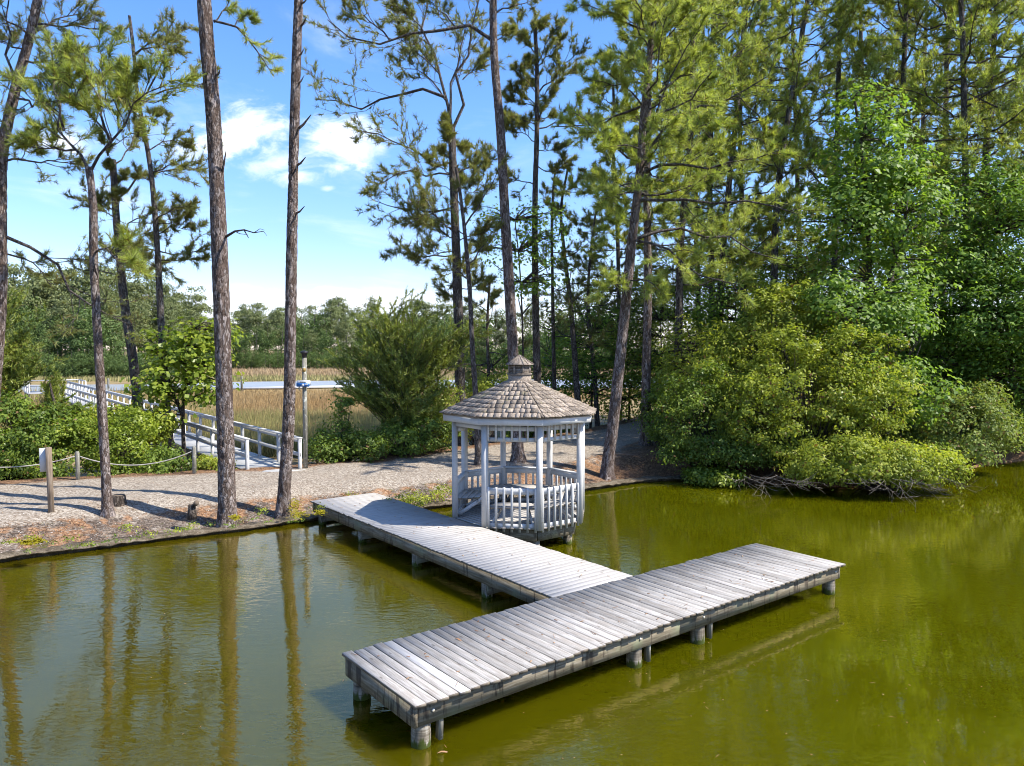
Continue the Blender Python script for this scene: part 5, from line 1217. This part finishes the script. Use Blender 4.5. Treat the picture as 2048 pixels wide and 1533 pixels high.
# ------------------------------------------------------------------ cedar, thickets and vines in the middle and on the left
def cedar(label, blobs, n, seed, base, tip=.34):
    rg = seed_rng(seed); V = []
    tr = thing('cedar_tree', base, label, 'tree', 'feathery cedars by the marsh')
    tk = densify([base-U3*.1, base+np.array([.15, 0, 1.2]), base+np.array([-.1, 0, 2.8])], 8); v, q = tubes(tk[None], np.linspace(.12, .03, 8)[None], 8)
    part('trunk', v, None, M['bark_dark'], tr, True, loops=q.ravel(), counts=np.full(len(q), 4))
    P = []; 
    for (px, py, Y, L, dx, dz) in blobs:
        for _ in range(n):
            e_ = at(px, py, Y)+rg.normal(size=3)*np.array([L, L*.8, L*.7]); o_ = base+np.array([0, 0, max(.3, (e_[2]-base[2])*rg.uniform(.3, .7))])
            mid = (o_+e_)/2+np.array([0, 0, -.15]); P.append(densify([o_, mid, e_, e_+np.array([dx, rg.normal()*.25, dz])*(.5+rg.random()*.6)], 6))
    P = np.array(P); v, q = tubes(P, np.broadcast_to(np.linspace(.018, .005, 6), (len(P), 6)), 4)
    part('limbs', v, None, M['bark_dark'], tr, True, loops=q.ravel(), counts=np.full(len(q), 4))
    K = children(rg, P, 11, .3, 1, .24, .6, .22, 3, .3)
    pts, tg = interp(K, np.linspace(.1, 1, 5)[None].repeat(len(K), 0)); pts = pts.reshape(-1, 3); tg = tg.reshape(-1, 3)
    tri_part('crown', needles(rg, pts, tg, 7, .15, .0165), 3, M['cedar'], tr)
cedar('dark feathery cedar with leaning sprays left of the gazebo', [(760, 660, 30, .5, -.5, .5), (800, 640, 30, .5, .4, .6), (720, 720, 29.5, .45, -.6, .3), (840, 690, 29.5, .55, .7, .5), (780, 740, 29, .6, -.3, .3), (870, 720, 29.5, .5, .8, .4), (830, 790, 29, .5, .5, .2), (760, 800, 29, .5, -.5, .2), (900, 690, 30, .4, .9, .5), (810, 850, 28.8, .5, .2, .2), (740, 780, 29.3, .5, -.6, .1), (860, 820, 29, .5, .6, .1), (790, 690, 30, .5, 0, .3)], 17, 501, at(815, 910, 29.5))
cedar('cedar at the far left edge above the bushes', [(-10, 620, 26, .5, .5, .4), (20, 690, 26, .45, .5, .3), (-20, 760, 25.5, .5, .5, .3), (40, 740, 26, .4, .5, .4)], 15, 502, at(-20, 900, 26))
cedar('young cedar rising in front of the boardwalk on the left', [(110, 830, 25.5, .4, .3, .3), (100, 780, 26, .15, .1, .4), (150, 835, 26, .3, .4, .2), (60, 830, 25.5, .4, -.2, .3)], 12, 503, at(110, 930, 25.5))
LG = 'bushes along the marsh edge'
for i, (lab, lb, n, lf, sz, g_) in enumerate((
        ('broad leafy bush at the left behind the rope', [lobe(60, 865, 24.5, 100, 60), lobe(-40, 890, 24, 90, 65), lobe(140, 860, 25, 50, 45), lobe(20, 820, 24.8, 50, 30)], 250, 'shrub_d', .10, 0), ('dark undergrowth bush behind the sign post', [lobe(60, 925, 23.8, 120, 35), lobe(-60, 930, 23.4, 90, 35)], 150, 'shrub_d', .075, 0),
        ('bright yellow-green bush right of the slim pine', [lobe(240, 900, 24.3, 55, 50), lobe(185, 880, 24.6, 35, 60), lobe(270, 850, 25, 50, 35), lobe(225, 945, 24, 50, 18)], 190, 'vine', .075, 0), ('green bush rising between the slim pine and the thin tall pine', [lobe(240, 850, 26, 70, 38), lobe(170, 855, 26, 60, 36), lobe(300, 850, 26.5, 50, 34)], 190, 'shrub', .10, 0),
        ('sprawling bright-leaved vine bush at the far left behind the rope', [lobe(40, 900, 23.9, 60, 30), lobe(110, 880, 24.2, 30, 40), lobe(-30, 930, 23.6, 50, 25), lobe(90, 945, 23.7, 50, 14)], 90, 'vine', .085, 0),
        ('low leafy bush between the rope posts', [lobe(310, 920, 24.6, 45, 28), lobe(345, 930, 24.8, 30, 20), lobe(300, 945, 24.3, 40, 14)], 95, 'shrub_d', .08, 0), ('low green bush by the left end of the boardwalk', [lobe(412, 930, 24.8, 20, 16), lobe(440, 935, 24.6, 16, 10)], 34, 'shrub', .07, 0),
        ('dense bush to the right of the dispenser pole', [lobe(665, 870, 27, 36, 36), lobe(715, 895, 26.5, 55, 32), lobe(650, 905, 26, 30, 28), lobe(690, 815, 27.5, 22, 18)], 150, 'shrub_d', .085, 0), ('shadowy bush at the foot of the cedar', [lobe(790, 885, 27.5, 60, 35), lobe(860, 870, 28.5, 60, 40), lobe(740, 905, 26.8, 50, 22)], 180, 'shrub_d', .085, 0),
        ('leafy bush merging into the right foot of the cedar', [lobe(885, 810, 30, 40, 50), lobe(850, 860, 29.6, 45, 30)], 120, 'shrub', .09, 0),
        ('bright bush behind the gazebo to the left', [lobe(960, 800, 33, 45, 40), lobe(1000, 780, 35, 40, 35), lobe(915, 850, 31, 30, 30)], 110, 'shrub', .10, 0), ('leafy bush behind the gazebo roof', [lobe(1060, 850, 36, 70, 40), lobe(1130, 840, 37, 50, 40)], 110, 'shrub_d', .11, 0))):
    c0 = np.mean([l[0] for l in lb], axis=0)
    leafy(lab, lb, int(n*.95), 50, sz*1.2, lf, 320+i, name='bush', cat='bush', group=LG, cl_r=.19, base=np.array([c0[0], c0[1]+.3, 0]), shell=.5, up=.5, flatten=.65)
leafy('slender vine-draped tree with big bright leaves left of the thickest pine', [lobe(380, 700, 27, 70, 50), lobe(330, 760, 26.6, 60, 40), lobe(400, 770, 26.8, 50, 50), lobe(430, 690, 27, 40, 60), lobe(350, 690, 27.2, 50, 40), lobe(310, 690, 27, 35, 30), lobe(325, 835, 26.5, 35, 45), lobe(300, 780, 26.6, 36, 26)], 175, 20, .17, 'vine', 350,
      stems=[[at(368, 915, 27), at(366, 820, 27), at(372, 720, 27), at(385, 660, 27)], [at(366, 830, 27), at(340, 770, 26.8), at(330, 720, 27)]], name='vine_covered_tree', cat='tree', group=LG, cl_r=.3, base=at(368, 915, 27), aspect=.85, stemr=.08)
leafy('tufted weeds on the bank between the dock and the gazebo', [(gp(850, 1000, .25), (.7, .45, .12)), (gp(885, 985, .4), (.4, .5, .15)), (gp(825, 1005, .3), (.4, .3, .1))], 60, 24, .055, 'shrub', 360, name='weeds', cat='weeds', cl_r=.11, base=gp(850, 1000, .2), limb=False, up=.4)

# ------------------------------------------------------------------ straw, moss and small weeds on the bank
def bank_bits():
    rg = seed_rng(8); n = 60000; P = np.column_stack([rg.uniform(-14, 6.5, n), rg.uniform(13.5, 30, n)])
    z, s, f, b, ma = ground_info(P); near = np.min([np.hypot(P[:, 0]-q_[0], P[:, 1]-q_[1]) for q_ in [on_ground(*b_) for b_ in ((216, 1036), (455, 1036), (567, 1008), (1037, 928), (957, 934), (1214, 950), (20, 1075), (60, 1062), (237, 1010))]], axis=0)
    ok = (s > .1) & (ma < .1) & (((f < .3) & (vnoise(P, .8, 31) > .42)) | (rg.random(n) < .03) | (near < .35+.5*rg.random(n))); P = P[ok]; z = z[ok]; n = len(P)
    a = rg.random(n)*6.283; L = rg.uniform(.05, .13, (n, 1)); c = np.column_stack([P, z+.008]); d = np.column_stack([np.cos(a), np.sin(a), rg.normal(size=n)*.12+.05]); s_ = np.column_stack([-np.sin(a), np.cos(a), np.zeros(n)])*.006
    V = np.stack([c-d*L-s_, c-d*L+s_, c+d*L+s_*.4], 1).reshape(-1, 3); V[:, 2] += .006
    o = link('fallen_straw', make_mesh('fallen_straw', V, None, M['straw'], loops=np.arange(len(V)), counts=np.full(n, 3))); o['kind'] = 'stuff'
    # pale crushed shell and gravel stones scattered along the edge of the path
    n = 9000; P = np.column_stack([rg.uniform(-13, 2, n), rg.uniform(14, 26, n)]); z, s, f, b, ma = ground_info(P); ok = (s > .25) & (f < .8) & (ma < .1); P = P[ok]; z = z[ok]; n = len(P)
    r_ = rg.uniform(.008, .024, (n, 1)); c = np.column_stack([P, z+.004]); k = np.array([[1, 0, 0], [-.5, .87, 0], [-.5, -.87, 0], [0, 0, .8]])
    rot = rg.random(n)*6.283; cs, sn = np.cos(rot)[:, None], np.sin(rot)[:, None]
    kk = np.stack([k[None, :, 0]*cs-k[None, :, 1]*sn, k[None, :, 0]*sn+k[None, :, 1]*cs, np.broadcast_to(k[None, :, 2], (n, 4))], -1)*r_[:, None]
    V = (c[:, None]+kk).reshape(-1, 3); F = np.array([[0, 1, 3], [1, 2, 3], [2, 0, 3]]); Q = (np.arange(n)[:, None, None]*4+F[None]).reshape(-1)
    o = link('loose_gravel', make_mesh('loose_gravel', V, None, M['stone'], loops=Q, counts=np.full(n*3, 3))); o['kind'] = 'stuff'
def m_stone(t):
    isl = t.add('ShaderNodeNewGeometry').outputs['Random Per Island']
    return principled(t, t.ramp(isl, [(0, (.11, .09, .075)), (.5, (.30, .27, .24)), (1, (.52, .49, .45))]), .9)
M['stone'] = material('gravel_stones', m_stone)
bank_bits()
def tufts(name, spots, leaf, seed, size, per, r_):
    rg = seed_rng(seed); V = []
    for (px, py) in spots:
        c = on_ground(px, py); o_ = rg.normal(size=(per, 3))*np.array([r_, r_, r_*.35]); o_[:, 2] = np.abs(o_[:, 2]); V.append(leaves(rg, c+o_+U3*.02, o_+np.array([0, 0, .1])+rg.normal(size=o_.shape)*.05, size))
    V = np.concatenate(V); o = link(name, make_mesh(name, V, None, M[leaf], loops=np.arange(len(V)), counts=np.full(len(V)//4, 4))); o['kind'] = 'stuff'
_er = random.Random(91)
tufts('edge_weeds', [(x, 1112-(x)*.118+_er.uniform(-14, 5)) for x in [_er.uniform(5, 610) for _ in range(34)]], 'shrub_d', 82, .045, 16, .055)
def floating():
    rg = seed_rng(83); n = 420; P = np.column_stack([rg.uniform(-9, 13, n), rg.uniform(8, 24, n)]); z, sd, f, b, ma = ground_info(P); P = P[(sd < -.5) & (vnoise(P, .45, 12) > .38)]; n = len(P)
    a = rg.random(n)*6.283; L = rg.choice([.012, .018, .05], n, p=[.5, .3, .2])[:, None]; d = np.column_stack([np.cos(a), np.sin(a), np.zeros(n)])*L; w_ = np.column_stack([-np.sin(a), np.cos(a), np.zeros(n)])*np.where(L > .04, .003, .008)
    c = np.column_stack([P, np.full(n, .006)]); V = np.stack([c-d, c+w_, c+d, c-w_], 1).reshape(-1, 3)
    o = link('floating_needles', make_mesh('floating_needles', V, None, M['straw'], loops=np.arange(len(V)), counts=np.full(n, 4))); o['kind'] = 'stuff'
floating()
tufts('bank_weeds', [(250, 1056), (262, 1062), (60, 1078), (140, 1082), (388, 1052), (375, 1060), (355, 1064), (520, 1030), (525, 1022), (20, 1088), (640, 1018), (778, 1000), (800, 996), (300, 1072), (175, 1092), (700, 992)], 'shrub', 81, .05, 46, .09)
def moss(px, py, rx, ry, seed):
    rg = seed_rng(seed); V = []; n = 260
    c = np.array([on_ground(px+rg.normal()*rx*.5, py+rg.normal()*ry*.5) for _ in range(n)]); 
    return leaves(rg, c+U3*.008, np.tile([0, 0, 1.], (n, 1))+rg.normal(size=(n, 3))*.25, .045, aspect=.9)
V = np.concatenate([moss(*a) for a in ((590, 1012, 14, 16, 1), (598, 1030, 18, 8, 2), (470, 1036, 10, 5, 3), (640, 1026, 10, 5, 4), (55, 1086, 16, 5, 5), (75, 1082, 12, 5, 6))])
o = link('moss', make_mesh('moss', V, None, M['moss'], loops=np.arange(len(V)), counts=np.full(len(V)//4, 4))); o['kind'] = 'stuff'
